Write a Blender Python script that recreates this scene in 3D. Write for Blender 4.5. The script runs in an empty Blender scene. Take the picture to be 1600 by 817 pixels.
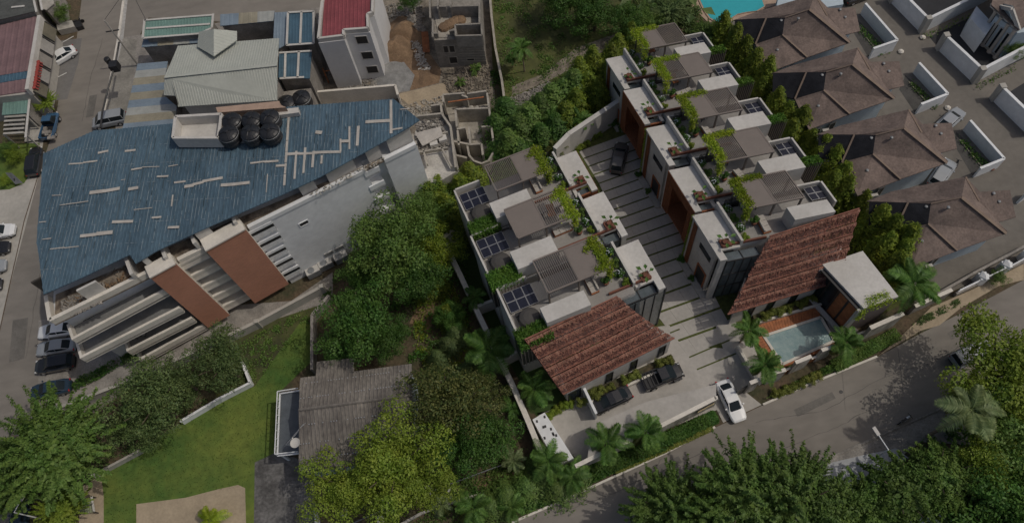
import bpy, math, random
from mathutils import Vector, Matrix
random.seed(7)
RND = random.random
def U_(a, b): return a + (b - a) * RND()
sc = bpy.context.scene
col = sc.collection
# ---------------------------------------------------------------- camera
CX, CY, FPX, HC = 800.0, 408.5, 1200.0, 82.0
NX, NY = 900.0, 1006.0                      # image point straight below the camera
nrm = Vector((NX - CX, NY - CY, FPX)).normalized()          # down, in (right, down, forward)
upv = -nrm
Fv = (Vector((0, 0, 1)) - nrm * nrm.z).normalized()
Rv = Fv.cross(upv)
def P(px, py, z=0.0):
    r = Vector((px - CX, py - CY, FPX)); r = r * ((HC - z) / r.dot(nrm))
    return Vector((r.dot(Rv), r.dot(Fv), z))
def w_(c): return Vector((c.dot(Rv), c.dot(Fv), c.dot(upv)))
xr, yd, zf = w_(Vector((1, 0, 0))), w_(Vector((0, 1, 0))), w_(Vector((0, 0, 1)))
cam = bpy.data.objects.new('camera', bpy.data.cameras.new('camera'))
col.objects.link(cam)
cam.matrix_world = Matrix(((xr.x, -yd.x, -zf.x, 0), (xr.y, -yd.y, -zf.y, 0), (xr.z, -yd.z, -zf.z, HC), (0, 0, 0, 1)))
cam.data.sensor_width = 36; cam.data.lens = 36 * FPX / 1600; cam.data.clip_end = 2000; cam.data.clip_start = 1
sc.camera = cam
# ---------------------------------------------------------------- sky, sun, exposure
SUN_EL = 58.0
sd = Vector((math.cos(math.radians(174)), math.sin(math.radians(174)), 0))                       # where shadows fall
to_sun = Vector((-sd.x * math.cos(math.radians(SUN_EL)), -sd.y * math.cos(math.radians(SUN_EL)), math.sin(math.radians(SUN_EL))))
world = bpy.data.worlds.new('World'); sc.world = world; world.use_nodes = True
wn = world.node_tree; bg = wn.nodes['Background']
sky = wn.nodes.new('ShaderNodeTexSky'); sky.sky_type = 'NISHITA'; sky.sun_disc = False
sky.sun_elevation = math.radians(SUN_EL); sky.sun_rotation = math.atan2(to_sun.x, to_sun.y)
sky.altitude = 100; sky.air_density = 1.0; sky.dust_density = 5.0; sky.ozone_density = .5
wn.links.new(sky.outputs[0], bg.inputs[0]); bg.inputs[1].default_value = 0.15
sun = bpy.data.objects.new('sun', bpy.data.lights.new('sun', 'SUN')); col.objects.link(sun)
sun.data.energy = 3.1; sun.data.angle = math.radians(0.55); sun.data.color = (1, .94, .84)
sun.rotation_euler = to_sun.to_track_quat('Z', 'Y').to_euler(); sun.location = (0, 0, 120)
vs = sc.view_settings; vs.view_transform = 'Standard'; vs.look = 'None'; vs.gamma = 1; vs.exposure = -1.46
# ---------------------------------------------------------------- materials
MATS = {}
def mat(name, c, rough=.85, var=.18, scale=.6, c2=None, metal=0, bump=0, detail=6, streak=None, spec=None):
    if name in MATS: return MATS[name]
    m = bpy.data.materials.new(name); m.use_nodes = True; nt = m.node_tree; b = nt.nodes['Principled BSDF']
    b.inputs['Roughness'].default_value = rough; b.inputs['Metallic'].default_value = metal
    if spec is not None: b.inputs['Specular IOR Level'].default_value = spec
    tc = nt.nodes.new('ShaderNodeNewGeometry'); mp = nt.nodes.new('ShaderNodeMapping')
    nt.links.new(tc.outputs['Position'], mp.inputs[0])
    if streak: mp.inputs['Scale'].default_value = streak
    n = nt.nodes.new('ShaderNodeTexNoise'); n.inputs['Scale'].default_value = scale; n.inputs['Detail'].default_value = detail
    n.inputs['Roughness'].default_value = .65
    nt.links.new(mp.outputs[0], n.inputs['Vector'])
    r = nt.nodes.new('ShaderNodeValToRGB'); e = r.color_ramp.elements
    a = c2 if c2 else [x * (1 - var) for x in c]; d = c if c2 else [min(1, x * (1 + var)) for x in c]
    e[0].position = .36; e[0].color = (*a, 1); e[1].position = .64; e[1].color = (*d, 1)
    nt.links.new(n.outputs[0], r.inputs[0])
    n2 = nt.nodes.new('ShaderNodeTexNoise'); n2.inputs['Scale'].default_value = scale * 9; n2.inputs['Detail'].default_value = 4
    nt.links.new(mp.outputs[0], n2.inputs['Vector'])
    mr = nt.nodes.new('ShaderNodeMapRange'); mr.inputs[3].default_value = 1 - var * .7; mr.inputs[4].default_value = 1 + var * .7
    mr.inputs[1].default_value = .3; mr.inputs[2].default_value = .7
    nt.links.new(n2.outputs[0], mr.inputs[0])
    mx = nt.nodes.new('ShaderNodeVectorMath'); mx.operation = 'SCALE'
    nt.links.new(r.outputs[0], mx.inputs[0]); nt.links.new(mr.outputs[0], mx.inputs['Scale'])
    nt.links.new(mx.outputs[0], b.inputs['Base Color'])
    if bump:
        bp = nt.nodes.new('ShaderNodeBump'); bp.inputs['Strength'].default_value = bump; bp.inputs['Distance'].default_value = .08
        nt.links.new(n2.outputs[0], bp.inputs['Height']); nt.links.new(bp.outputs[0], b.inputs['Normal'])
    MATS[name] = m; return m
def leafmat(name, c, c2, trans=.35):
    if name in MATS: return MATS[name]
    m = bpy.data.materials.new(name); m.use_nodes = True; nt = m.node_tree; b = nt.nodes['Principled BSDF']
    g = nt.nodes.new('ShaderNodeNewGeometry'); r = nt.nodes.new('ShaderNodeValToRGB'); e = r.color_ramp.elements
    e[0].color = (*c, 1); e[1].color = (*c2, 1); nt.links.new(g.outputs['Random Per Island'], r.inputs[0])
    oi = nt.nodes.new('ShaderNodeObjectInfo'); h = nt.nodes.new('ShaderNodeHueSaturation')
    mr = nt.nodes.new('ShaderNodeMapRange'); mr.inputs[3].default_value = .8; mr.inputs[4].default_value = 1.25
    nt.links.new(oi.outputs['Random'], mr.inputs[0]); nt.links.new(mr.outputs[0], h.inputs['Value']); nt.links.new(r.outputs[0], h.inputs['Color'])
    n = nt.nodes.new('ShaderNodeTexNoise'); n.inputs['Scale'].default_value = .55; nt.links.new(g.outputs['Position'], n.inputs['Vector'])
    mr2 = nt.nodes.new('ShaderNodeMapRange'); mr2.inputs[1].default_value = .3; mr2.inputs[2].default_value = .7; mr2.inputs[3].default_value = .485; mr2.inputs[4].default_value = .512
    nt.links.new(n.outputs[0], mr2.inputs[0]); nt.links.new(mr2.outputs[0], h.inputs['Hue'])
    nt.links.new(h.outputs[0], b.inputs['Base Color']); b.inputs['Roughness'].default_value = .55; b.inputs['Specular IOR Level'].default_value = .35
    t = nt.nodes.new('ShaderNodeBsdfTranslucent'); nt.links.new(h.outputs[0], t.inputs[0])
    mx = nt.nodes.new('ShaderNodeMixShader'); mx.inputs[0].default_value = trans
    nt.links.new(b.outputs[0], mx.inputs[1]); nt.links.new(t.outputs[0], mx.inputs[2]); nt.links.new(mx.outputs[0], nt.nodes['Material Output'].inputs[0])
    MATS[name] = m; return m
ASPH = mat('asphalt', (.225, .205, .18), .9, .13, .1, bump=.3, streak=(.5, 1.1, 1))
ASPHD = mat('dark_asphalt', (.085, .085, .09), .9, .15, .3, bump=.2)
CONC = mat('concrete', (.42, .40, .36), .9, .12, .25)
CONCD = mat('weathered_concrete', (.27, .25, .225), .9, .25, .6, bump=.3)
STAINC = mat('stained_concrete', (.58, .55, .5), .9, .3, .9, c2=(.22, .2, .175), bump=.2, streak=(1, 1, .25))
PAVE = mat('paving_stone', (.47, .445, .41), .85, .09, .3, c2=(.38, .36, .33))
WHITE = mat('white_render', (.60, .58, .545), .8, .09, .35, c2=(.50, .48, .445))
WHITEB = mat('cool_white_paint', (.77, .785, .795), .8, .08, .2)
FASC = mat('warm_white_paint', (.68, .64, .57), .8, .1, .5)
BLUEW = mat('pale_blue_paint', (.46, .54, .60), .8, .1, .3)
TERR = mat('terrace_floor', (.30, .285, .265), .8, .1, .5)
TIMB = mat('reddish_timber', (.24, .085, .035), .7, .35, 2.5, streak=(3, 3, .3))
DECK = mat('timber_deck', (.36, .13, .05), .7, .25, 1.5)
TILE = mat('terracotta_tile', (.235, .10, .07), .85, .35, 1.2, bump=.3)
TILE3 = mat('pale_terracotta', (.30, .155, .11), .85, .3, 1.2)
TILE2 = mat('dark_terracotta', (.11, .042, .034), .85, .35, 1.2)
RUST = mat('terracotta_planter', (.17, .065, .04), .8, .2, 2)
TPANEL = mat('terracotta_panel', (.46, .22, .145), .85, .07, .3)
PERG = mat('taupe_metal', (.20, .17, .15), .7, .05, 1)
DARK = mat('black_metal', (.025, .025, .027), .5, .2, 2)
STEEL = mat('grey_metal', (.25, .26, .27), .5, .2, 2, metal=.3)
GLASS = mat('dark_glass', (.02, .028, .034), .18, .1, 1, spec=.2)
GLASSL = mat('grey_canopy_glass', (.10, .12, .13), .12, .2, .8)
SOLAR = mat('solar_cell', (.018, .02, .035), .25, .2, 2)
SILV = mat('aluminium_frame', (.5, .5, .5), .4, .05, 1, metal=.5)
BLUER = mat('blue_painted_sheet', (.085, .145, .195), .65, .25, .5, c2=(.055, .1, .14), streak=(1, .35, 1))
PATCH = mat('bare_roof_patch', (.46, .43, .39), .85, .12, 1)
DUST = mat('dusty_seam', (.24, .29, .32), .8, .2, 1.5)
GREENR = mat('pale_green_sheet', (.44, .46, .415), .6, .06, .3)
TEALR = mat('teal_sheet', (.16, .27, .235), .6, .12, .5)
BLUES = mat('soft_blue_sheet', (.20, .255, .31), .6, .1, .5)
OCHRE = mat('ochre_sheet', (.29, .265, .20), .7, .12, .5)
NAVY = mat('steel_blue_sheet', (.06, .12, .17), .6, .15, .5)
REDR = mat('crimson_roof', (.23, .055, .065), .7, .15, .5)
MAUV = mat('faded_maroon_roof', (.20, .125, .13), .8, .15, .7)
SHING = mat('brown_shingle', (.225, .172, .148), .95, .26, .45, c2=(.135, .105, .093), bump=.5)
SHINGD = mat('painted_shade_shingle', (.024, .025, .03), 1, .2, 1, bump=.3, spec=.05)  # near-black: shade of slopes turned from the sun, painted into the shingle
RIDGE = mat('ridge_cap', (.22, .165, .13), .9, .1, 1)
ASB = mat('weathered_fibre_sheet', (.235, .215, .19), .95, .35, .5, c2=(.125, .113, .103), streak=(1, .4, 1))
BLOCK = mat('cement_block', (.27, .25, .22), .95, .2, 1.6, bump=.4)
BLOCKL = mat('pale_cement', (.38, .35, .30), .95, .18, 1, bump=.3)
SOIL = mat('soil', (.12, .085, .055), 1, .4, .35, c2=(.06, .062, .032), bump=.5)
EARTH = mat('red_earth', (.27, .18, .11), 1, .25, .5, c2=(.16, .105, .065), bump=.6)
SAND = mat('sandy_ground', (.38, .31, .22), 1, .12, .4, bump=.3)
GRAVEL = mat('grey_gravel', (.24, .24, .235), 1, .2, 1.2, bump=.6)
RUBG = mat('rubble_ground', (.31, .27, .215), 1, .45, 1.0, c2=(.14, .12, .095), bump=1)
GRASS = mat('lawn_grass', (.15, .19, .036), 1, .25, .13, c2=(.06, .125, .024), bump=.8)
GRASSD = mat('rough_grass', (.11, .12, .035), 1, .3, .12, c2=(.05, .055, .025), bump=.8)
MOSS = mat('grass_joint', (.085, .10, .028), 1, .3, 2)
WATER = mat('pool_water_pale', (.30, .40, .40), .12, .16, 1.6, c2=(.20, .31, .32), bump=.3)
WATERB = mat('pool_water_turquoise', (.05, .44, .50), .1, .05, .3)
POOLT = mat('pool_mosaic', (.30, .40, .40), .4, .15, 6)
MARK = mat('road_marking', (.6, .6, .58), .8, .15, 2)
REDP = mat('red_paint', (.3, .05, .04), .7, .1, 1)
STRAW = mat('woven_sand', (.42, .33, .2), .9, .1, 2)
CUSH = mat('cushion_fabric', (.45, .42, .38), .95, .05, 1)
BARK = mat('bark', (.12, .09, .065), .95, .3, 3)
PTRUNK = mat('palm_trunk', (.26, .21, .16), .95, .25, 4)
TANK = mat('black_tank_plastic', (.022, .023, .026), .35, .2, 1)
TYRE = mat('tyre_rubber', (.015, .015, .015), .8, .1, 3)
FLOW = mat('pale_flowers', (.6, .65, .68), .8, .1, 3)
L_OLIVE = leafmat('bright_olive_leaf', (0.156, 0.240, 0.024), (0.312, 0.408, 0.060))
L_DARK = leafmat('deep_green_leaf', (0.049, 0.122, 0.024), (0.122, 0.244, 0.046))
L_MID = leafmat('mid_green_leaf', (0.079, 0.150, 0.032), (0.177, 0.283, 0.062))
L_SAGE = leafmat('sage_green_leaf', (0.087, 0.145, 0.051), (0.189, 0.261, 0.087))
L_BROWN = leafmat('russet_green_leaf', (.06, .10, .028), (.19, .20, .06))
L_BAMB = leafmat('bamboo_leaf', (0.083, 0.141, 0.016), (0.267, 0.333, 0.037))
L_LIME = leafmat('lime_vine_leaf', (0.189, 0.290, 0.017), (0.406, 0.500, 0.043))
L_PALM = leafmat('palm_leaf', (0.056, 0.142, 0.029), (0.170, 0.302, 0.066))
L_PALE = leafmat('pale_palm_leaf', (0.145, 0.217, 0.087), (0.319, 0.392, 0.174))
L_HEDGE = leafmat('hedge_leaf', (0.153, 0.184, 0.039), (0.304, 0.338, 0.076))
L_BOX = leafmat('fresh_hedge_leaf', (0.065, 0.157, 0.020), (0.144, 0.274, 0.039))
# ---------------------------------------------------------------- builders
ALL = []
class M:
    def __init__(s): s.v = []; s.f = []; s.mi = []; s.cur = 0
    def add(s, vs, fs):
        o = len(s.v); s.v += [tuple(v) for v in vs]; s.f += [tuple(o + i for i in f) for f in fs]; s.mi += [s.cur] * len(fs); return s
    def prism(s, pts, z0, z1=None):
        # pts: list of 2D or 3D tops; z0 bottom
        n = len(pts); t = [(p[0], p[1], p[2] if z1 is None else z1) for p in pts]; b = [(p[0], p[1], z0) for p in pts]
        area = sum(t[i][0] * t[(i + 1) % n][1] - t[(i + 1) % n][0] * t[i][1] for i in range(n))
        if area < 0: t.reverse(); b.reverse()
        s.add(t + b, [tuple(range(n)), tuple(range(2 * n - 1, n - 1, -1))] + [(i, i + n, (i + 1) % n + n, (i + 1) % n) for i in range(n)]); return s
    def box(s, x0, x1, y0, y1, z0, z1): return s.prism([(x0, y0), (x1, y0), (x1, y1), (x0, y1)], z0, z1)
    def bar(s, a, b, w, h=None, up=Vector((0, 0, 1))):
        a = Vector(a); b = Vector(b); h = h or w; d = b - a
        if d.length < 1e-6: return s
        d.normalize(); sx = d.cross(up)
        if sx.length < 1e-3: sx = d.cross(Vector((1, 0, 0)))
        sx.normalize(); sy = sx.cross(d); sx = sx * w / 2; sy = sy * h / 2
        vs_ = [p + q for p in (a, b) for q in (-sx - sy, sx - sy, sx + sy, -sx + sy)]
        s.add(vs_, [(0, 1, 2, 3), (7, 6, 5, 4), (0, 4, 5, 1), (1, 5, 6, 2), (2, 6, 7, 3), (3, 7, 4, 0)]); return s
    def wall(s, pts, w, z0, z1):
        for a, b in zip(pts[:-1], pts[1:]):
            s.bar((a[0], a[1], (z0 + z1) / 2), (b[0], b[1], (z0 + z1) / 2), w, z1 - z0)
        return s
    def lathe(s, prof, c=(0, 0, 0), n=16, ax='z'):
        vs_ = []
        for r, z in prof:
            for i in range(n):
                a = 2 * math.pi * i / n
                p = (r * math.cos(a), r * math.sin(a), z) if ax == 'z' else (r * math.cos(a), z, r * math.sin(a))
                vs_.append((c[0] + p[0], c[1] + p[1], c[2] + p[2]))
        fs = [(k * n + i, k * n + (i + 1) % n, (k + 1) * n + (i + 1) % n, (k + 1) * n + i) for k in range(len(prof) - 1) for i in range(n)]
        fs += [tuple(range(n - 1, -1, -1)), tuple(range((len(prof) - 1) * n, len(prof) * n))]
        s.add(vs_, fs); return s
    def tube(s, pts, r, n=6):
        pts = [Vector(p) for p in pts]; rs = r if isinstance(r, (list, tuple)) else [r] * len(pts); vs_ = []
        for i, p in enumerate(pts):
            d = (pts[min(i + 1, len(pts) - 1)] - pts[max(i - 1, 0)]).normalized(); a = d.cross(Vector((.3, .2, 1)) if abs(d.z) < .9 else Vector((1, 0, 0))).normalized(); b = d.cross(a)
            for k in range(n): t = 2 * math.pi * k / n; vs_.append(p + (a * math.cos(t) + b * math.sin(t)) * rs[i])
        s.add(vs_, [(k * n + i, k * n + (i + 1) % n, (k + 1) * n + (i + 1) % n, (k + 1) * n + i) for k in range(len(pts) - 1) for i in range(n)] + [tuple(range(n)), tuple(range(len(pts) * n - 1, (len(pts) - 1) * n - 1, -1))]); return s
    def mesh(s, name, mats, org=(0, 0, 0), smooth=False):
        me = bpy.data.meshes.new(name); me.from_pydata([(v[0] - org[0], v[1] - org[1], v[2] - org[2]) for v in s.v], [], s.f)
        for m in (mats if isinstance(mats, (list, tuple)) else [mats]): me.materials.append(m)
        if any(s.mi): me.polygons.foreach_set('material_index', s.mi)
        if smooth: me.polygons.foreach_set('use_smooth', [True] * len(me.polygons))
        me.update(); return me
    def build(s, name, mats, parent=None, kind=None, label=None, smooth=False, cat=None, group=None):
        org = Vector((0, 0, 0))
        if parent is not None: org = wloc(parent)
        elif s.v:
            n = len(s.v); org = Vector((sum(v[0] for v in s.v) / n, sum(v[1] for v in s.v) / n, min(v[2] for v in s.v)))
            if kind == 'structure': org = Vector((0, 0, 0))
        o = bpy.data.objects.new(name, s.mesh(name, mats, org, smooth)); col.objects.link(o)
        if parent is not None: o.parent = parent
        else: o.location = org
        if kind: o['kind'] = kind
        if label: o['label'] = label
        if cat: o['category'] = cat
        if group: o['group'] = group
        return o
def wloc(o):
    l = o.location.copy(); p = o.parent
    while p is not None: l += p.location; p = p.parent
    return l
def thing(name, label, cat, loc=(0, 0, 0), rz=0, group=None, scale=None):
    o = bpy.data.objects.new(name, None); col.objects.link(o); o.location = loc; o.rotation_euler = (0, 0, rz)
    o.empty_display_size = .3
    if scale: o.scale = (scale,) * 3 if not isinstance(scale, (tuple, list)) else scale
    o['label'] = label; o['category'] = cat
    if group: o['group'] = group
    return o
KIDS = {}
def part(name, me, parent, mats=None, kind=None):
    o = bpy.data.objects.new(name, me); col.objects.link(o); o.parent = parent
    if kind: o['kind'] = kind
    return o
def dup(root, loc, rz=0, label=None, group=None, scale=None, mats=None):
    r = root.copy(); col.objects.link(r); r.location = loc; r.rotation_euler = (0, 0, rz)
    if scale: r.scale = (scale,) * 3 if not isinstance(scale, (tuple, list)) else scale
    if label: r['label'] = label
    if group: r['group'] = group
    ch0 = KIDS.get(root.name) or list(root.children); KIDS[root.name] = ch0
    for ch in ch0:
        c = ch.copy(); col.objects.link(c); c.parent = r
        for g in (KIDS.get(ch.name) or list(ch.children)):
            d = g.copy(); col.objects.link(d); d.parent = c
    return r
def sheet(name, pix, z, m, label=None, kind='structure', parent=None):
    g = M(); pts = [P(x, y, z) for x, y in pix]
    a = sum(pts[i].x * pts[(i + 1) % len(pts)].y - pts[(i + 1) % len(pts)].x * pts[i].y for i in range(len(pts)))
    if a < 0: pts.reverse()
    g.add(pts, [tuple(range(len(pts)))])
    return g.build(name, m, parent, kind=kind, label=label)
def clip(poly, n, d, keep=1):           # keep side where n.p*keep <= d*keep
    out = []
    for i in range(len(poly)):
        a = poly[i]; b = poly[(i + 1) % len(poly)]
        da = (a[0] * n[0] + a[1] * n[1] - d) * keep; db = (b[0] * n[0] + b[1] * n[1] - d) * keep
        if da <= 0: out.append(a)
        if (da < 0 < db) or (db < 0 < da):
            t = da / (da - db); out.append(tuple(a[k] + (b[k] - a[k]) * t for k in range(len(a))))
    return out
def corrugated(g, poly, rib, pitch, h, mi=None):
    """poly: 3D outline (planar); rib: 2D direction of the ribs."""
    L = math.hypot(*rib); n = (-rib[1] / L, rib[0] / L)
    ds = [p[0] * n[0] + p[1] * n[1] for p in poly]; lo, hi = min(ds), max(ds); k = 0; d = lo
    poly = [tuple(p) for p in poly]
    while d < hi:
        offs = [0, h, h, 0]; cuts = [d, d + pitch * .12, d + pitch * .3, d + pitch * .42, d + pitch]; hs = [0, h, h, 0, 0]
        for j in range(4):
            q = clip(clip(poly, n, cuts[j + 1], 1), n, cuts[j], -1)
            if len(q) >= 3:
                vs_ = []
                for p in q:
                    t = ((p[0] * n[0] + p[1] * n[1]) - cuts[j]) / (cuts[j + 1] - cuts[j]); t = max(0, min(1, t))
                    vs_.append((p[0], p[1], p[2] + hs[j] + (hs[j + 1] - hs[j]) * t))
                a = sum(vs_[i][0] * vs_[(i + 1) % len(vs_)][1] - vs_[(i + 1) % len(vs_)][0] * vs_[i][1] for i in range(len(vs_)))
                if a < 0: vs_.reverse()
                if mi: g.cur = mi(k, d, j)
                g.add(vs_, [tuple(range(len(vs_)))])
        d += pitch; k += 1
    g.cur = 0; return g
def window(parent, a, b, z0, z1, out, frame=WHITE, glass=GLASS, t=.08, bars=0, name='window'):
    """a,b: 2D ends on the wall; out: outward 2D normal."""
    a = Vector((a[0], a[1])); b = Vector((b[0], b[1])); o = Vector((out[0], out[1])).normalized()
    g = M(); A = a + o * .03; B = b + o * .03; zz = (z0 + z1) / 2
    for z in (z0, z1): g.bar((*A, z), (*B, z), .1, t)
    for q in (A, B): g.bar((*q, z0), (*q, z1), .1, t, up=Vector((*o, 0)))
    for k in range(bars):
        q = A.lerp(B, (k + 1) / (bars + 1)); g.bar((*q, z0), (*q, z1), .07, .05, up=Vector((*o, 0)))
    w = g.build(name, frame, parent)
    p = M(); q0 = a + o * .012; q1 = b + o * .012
    p.bar((*q0, zz), (*q1, zz), .02, z1 - z0); p.build('pane', glass, w); return w
def V2(p): return Vector((p[0], p[1]))
# ---------------------------------------------------------------- ground
g = M(); N_ = 60
vs_ = []; 
for j in range(N_ + 1):
    for i in range(N_ + 1): vs_.append((-220 + 440 * i / N_, -160 + 440 * j / N_, -.03))
g.add(vs_, [(j * (N_ + 1) + i, j * (N_ + 1) + i + 1, (j + 1) * (N_ + 1) + i + 1, (j + 1) * (N_ + 1) + i) for j in range(N_) for i in range(N_)])
g.build('ground', SOIL, kind='structure')
road = sheet('asphalt_road', [(135, -60), (820, -60), (600, 30), (480, 42), (232, 28), (215, 62), (184, 110), (160, 200), (240, 300), (200, 480), (215, 600), (60, 700), (10, 900), (-400, 1000), (-300, 420), (0, 470), (12, 460), (60, 273), (85, 200), (100, 100), (120, 60)], 0, ASPH)
sheet('forecourt', [(-200, 262), (-20, 270), (25, 292), (64, 262), (12, 460), (-10, 560), (-200, 560)], .006, CONC)
sheet('parking_bay', [(75, 66), (128, 60), (122, 100), (105, 155), (66, 160), (62, 110)], .008, mat('parking_asphalt', (.17, .165, .16), .9, .12, .3))
sheet('verge', [(193, 0), (200, 0), (187, 60), (214, 62), (200, 190), (160, 200), (165, 160), (178, 100), (184, 60)], .012, mat('worn_pavement', (.26, .245, .215), .9, .2, .4))
sheet('pavement', [(48, 145), (84, 142), (84, 165), (70, 205), (62, 262), (45, 270), (0, 262), (0, 250), (42, 230)], .016, CONC)
sheet('grass_verge', [(-40, 225), (62, 224), (57, 256), (38, 286), (15, 296), (-40, 300)], .02, GRASS)
sheet('building_yard', [(60, 500), (455, 470), (520, 425), (520, 470), (395, 510), (300, 560), (215, 600), (90, 650), (60, 600)], .01, CONCD)
sheet('service_yard', [(185, 60), (640, -10), (640, 200), (180, 215)], .006, CONCD)
main = sheet('main_road', [(700, 868), (800, 817), (862, 790), (954, 748), (1039, 709), (1119, 667), (1187, 635), (1262, 602), (1370, 558), (1440, 520), (1500, 490), (1600, 437), (1900, 290), (1900, 420), (1600, 560), (1465, 638), (1290, 717), (1180, 770), (1060, 850), (900, 960), (640, 1000)], .01, ASPH)
sheet('sandy_verge', [(1372, 556), (1405, 528), (1455, 480), (1520, 452), (1600, 412), (1600, 437), (1560, 447), (1500, 482), (1468, 508), (1440, 516)], .016, SAND)
sheet('lower_pavement', [(1290, 719), (1465, 640), (1560, 585), (1600, 575), (1600, 700), (1440, 690), (1340, 760), (1200, 860), (1100, 860), (1180, 772)], .014, CONCD)
sheet('concrete_apron', [(1260, 745), (1300, 722), (1360, 708), (1400, 700), (1420, 715), (1350, 770), (1280, 800)], .02, mat('pale_apron', (.45, .46, .47), .9, .12, .5))
sheet('lawn', [(150, 748), (200, 715), (250, 680), (305, 648), (345, 627), (398, 602), (470, 500), (492, 505), (492, 560), (437, 612), (434, 714), (398, 722), (396, 880), (150, 880)], 0, GRASS)
sheet('sand_court', [(213, 787), (290, 777), (340, 764), (372, 757), (383, 762), (386, 880), (213, 880)], .006, SAND)
sheet('dirt_strip', [(128, 760), (158, 742), (162, 775), (162, 880), (118, 880)], .006, SAND)
sheet('driveway', [(398, 722), (434, 705), (490, 725), (495, 880), (396, 880)], .006, mat('stained_driveway', (.14, .135, .13), .8, .45, .35))
sheet('field', [(758, -60), (1130, -60), (1100, 30), (1010, 60), (940, 110), (880, 150), (800, 200), (768, 100)], 0, GRASSD)
sheet('dirt_path', [(800, 150), (850, 130), (930, 90), (1000, 55), (985, 45), (900, 75), (850, 115), (800, 135)], .006, RUBG)
sheet('construction_ground', [(592, -40), (765, -40), (770, 120), (790, 300), (650, 300), (500, 160), (498, 118), (560, 110), (600, 90)], .01, RUBG)
sheet('red_dirt', [(625, 25), (660, 30), (668, 80), (690, 110), (686, 130), (640, 142), (620, 120), (598, 88), (592, 50)], .016, EARTH)
sheet('gravel_spread', [(590, 92), (630, 96), (648, 118), (640, 142), (600, 148), (582, 140), (582, 118)], .022, GRAVEL)
sheet('sandy_track', [(620, 148), (700, 128), (760, 104), (768, 118), (700, 150), (660, 170), (640, 165)], .02, SAND)
sheet('estate_road', [(1100, -60), (1900, -60), (1900, 300), (1620, 405), (1420, 480), (1380, 420), (1250, 300), (1180, 150), (1110, 60)], .002, mat('estate_asphalt', (.17, .155, .135), .9, .12, .15, bump=.2))
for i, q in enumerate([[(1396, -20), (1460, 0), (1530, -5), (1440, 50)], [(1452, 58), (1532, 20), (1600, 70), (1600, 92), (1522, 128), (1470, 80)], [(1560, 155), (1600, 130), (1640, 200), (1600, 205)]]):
    sheet('shade_painted_courtyard', q, .012, mat('shade_painted_tarmac', (.035, .036, .04), .9, .12, .5))  # dark tarmac with the shade of the courtyard walls put into its colour
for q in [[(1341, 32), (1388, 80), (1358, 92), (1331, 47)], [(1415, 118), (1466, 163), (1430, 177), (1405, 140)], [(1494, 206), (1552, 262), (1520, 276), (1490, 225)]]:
    sheet('shade_painted_courtyard', q, .012, mat('shade_painted_paving', (.075, .072, .068), .9, .2, .6))  # shade inside the L shaped walls, painted as darker paving
sheet('bare_red_soil', [(655, 455), (672, 450), (690, 480), (668, 520), (640, 505), (650, 480)], .006, EARTH)
sheet('bare_red_soil', [(690, 555), (730, 548), (740, 575), (700, 575)], .006, EARTH)
sheet('bare_red_soil', [(735, 750), (800, 735), (815, 752), (760, 775)], .006, EARTH)
sheet('rough_grass', [(300, 562), (420, 505), (512, 458), (512, 500), (470, 502), (398, 603), (345, 628)], .004, GRASSD)
# estate floor
sheet('estate_paving', [(905, 238), (940, 175), (985, 150), (1050, 250), (1200, 250), (1330, 400), (1420, 470), (1300, 530), (1215, 590), (1165, 606), (1120, 628), (1119, 640), (1060, 655), (905, 714), (845, 640), (790, 560), (700, 300), (860, 240)], .012, MOSS)
sheet('forecourt_paving', [(1012, 512), (1046, 508), (1064, 540), (1150, 545), (1186, 598), (1165, 612), (1190, 632), (1130, 660), (1120, 640), (905, 722), (838, 645), (888, 635)], .03, PAVE)
sheet('drive_margin_paving', [(1118, 508), (1142, 498), (1172, 520), (1196, 596), (1186, 602), (1150, 546), (1130, 545)], .026, PAVE)
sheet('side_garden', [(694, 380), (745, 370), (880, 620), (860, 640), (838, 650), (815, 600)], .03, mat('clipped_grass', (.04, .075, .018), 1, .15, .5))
sheet('rear_garden', [(1120, 30), (1180, 60), (1300, 250), (1400, 400), (1430, 470), (1340, 420), (1200, 200), (1090, 60)], .03, GRASSD)
sheet('planting_bed', [(905, 722), (1000, 690), (1115, 645), (1122, 662), (1039, 705), (954, 744), (862, 786), (800, 812), (760, 817), (840, 750)], .034, SOIL)
sheet('planting_bed', [(1190, 620), (1300, 566), (1360, 540), (1400, 515), (1405, 526), (1370, 552), (1262, 598), (1200, 626)], .034, SOIL)
# drive slabs between strips of grass
dr = bpy.data.objects.new('driveway_paving', bpy.data.meshes.new('driveway_paving')); col.objects.link(dr); dr['kind'] = 'structure'
dg = M(); dg.prism([P(*q, 0) for q in [(905, 238), (975, 208), (1060, 370), (1150, 540), (1095, 580), (1050, 540), (975, 370), (940, 300)]], -.05, .016); dr.data = dg.mesh('driveway_paving', MOSS)
LN = []
y = 236.0; k = 0
while y < 556:
    LN.append(y); y += 12.0 + (y - 236) * .036
def xe(y): # drive edges (left, right) in photo px at z=0 and slope of the rows
    a = [(236, 904), (290, 938), (370, 968), (440, 985), (520, 1048), (560, 1078), (700, 1110)]; b = [(190, 972), (235, 992), (270, 1012), (345, 1050), (440, 1105), (500, 1135), (545, 1165), (700, 1190)]
    def it(t, y):
        for (y0, x0), (y1, x1) in zip(t[:-1], t[1:]):
            if y <= y1: return x0 + (x1 - x0) * (y - y0) / (y1 - y0)
        return t[-1][1]
    return it(a, y), it(b, y)
row = []
for y in LN:
    xl, _ = xe(y); yr = y - 34; xr_, _ = xe(yr)[1], 0
    yr = y - (xe(yr)[1] - xl) * .36; xr2 = xe(yr)[1]; yr = y - (xr2 - xl) * .36
    row.append((P(xl, y, .0), P(xr2, yr, .0)))
cut = [0, .23, .52, .77, 1]
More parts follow.
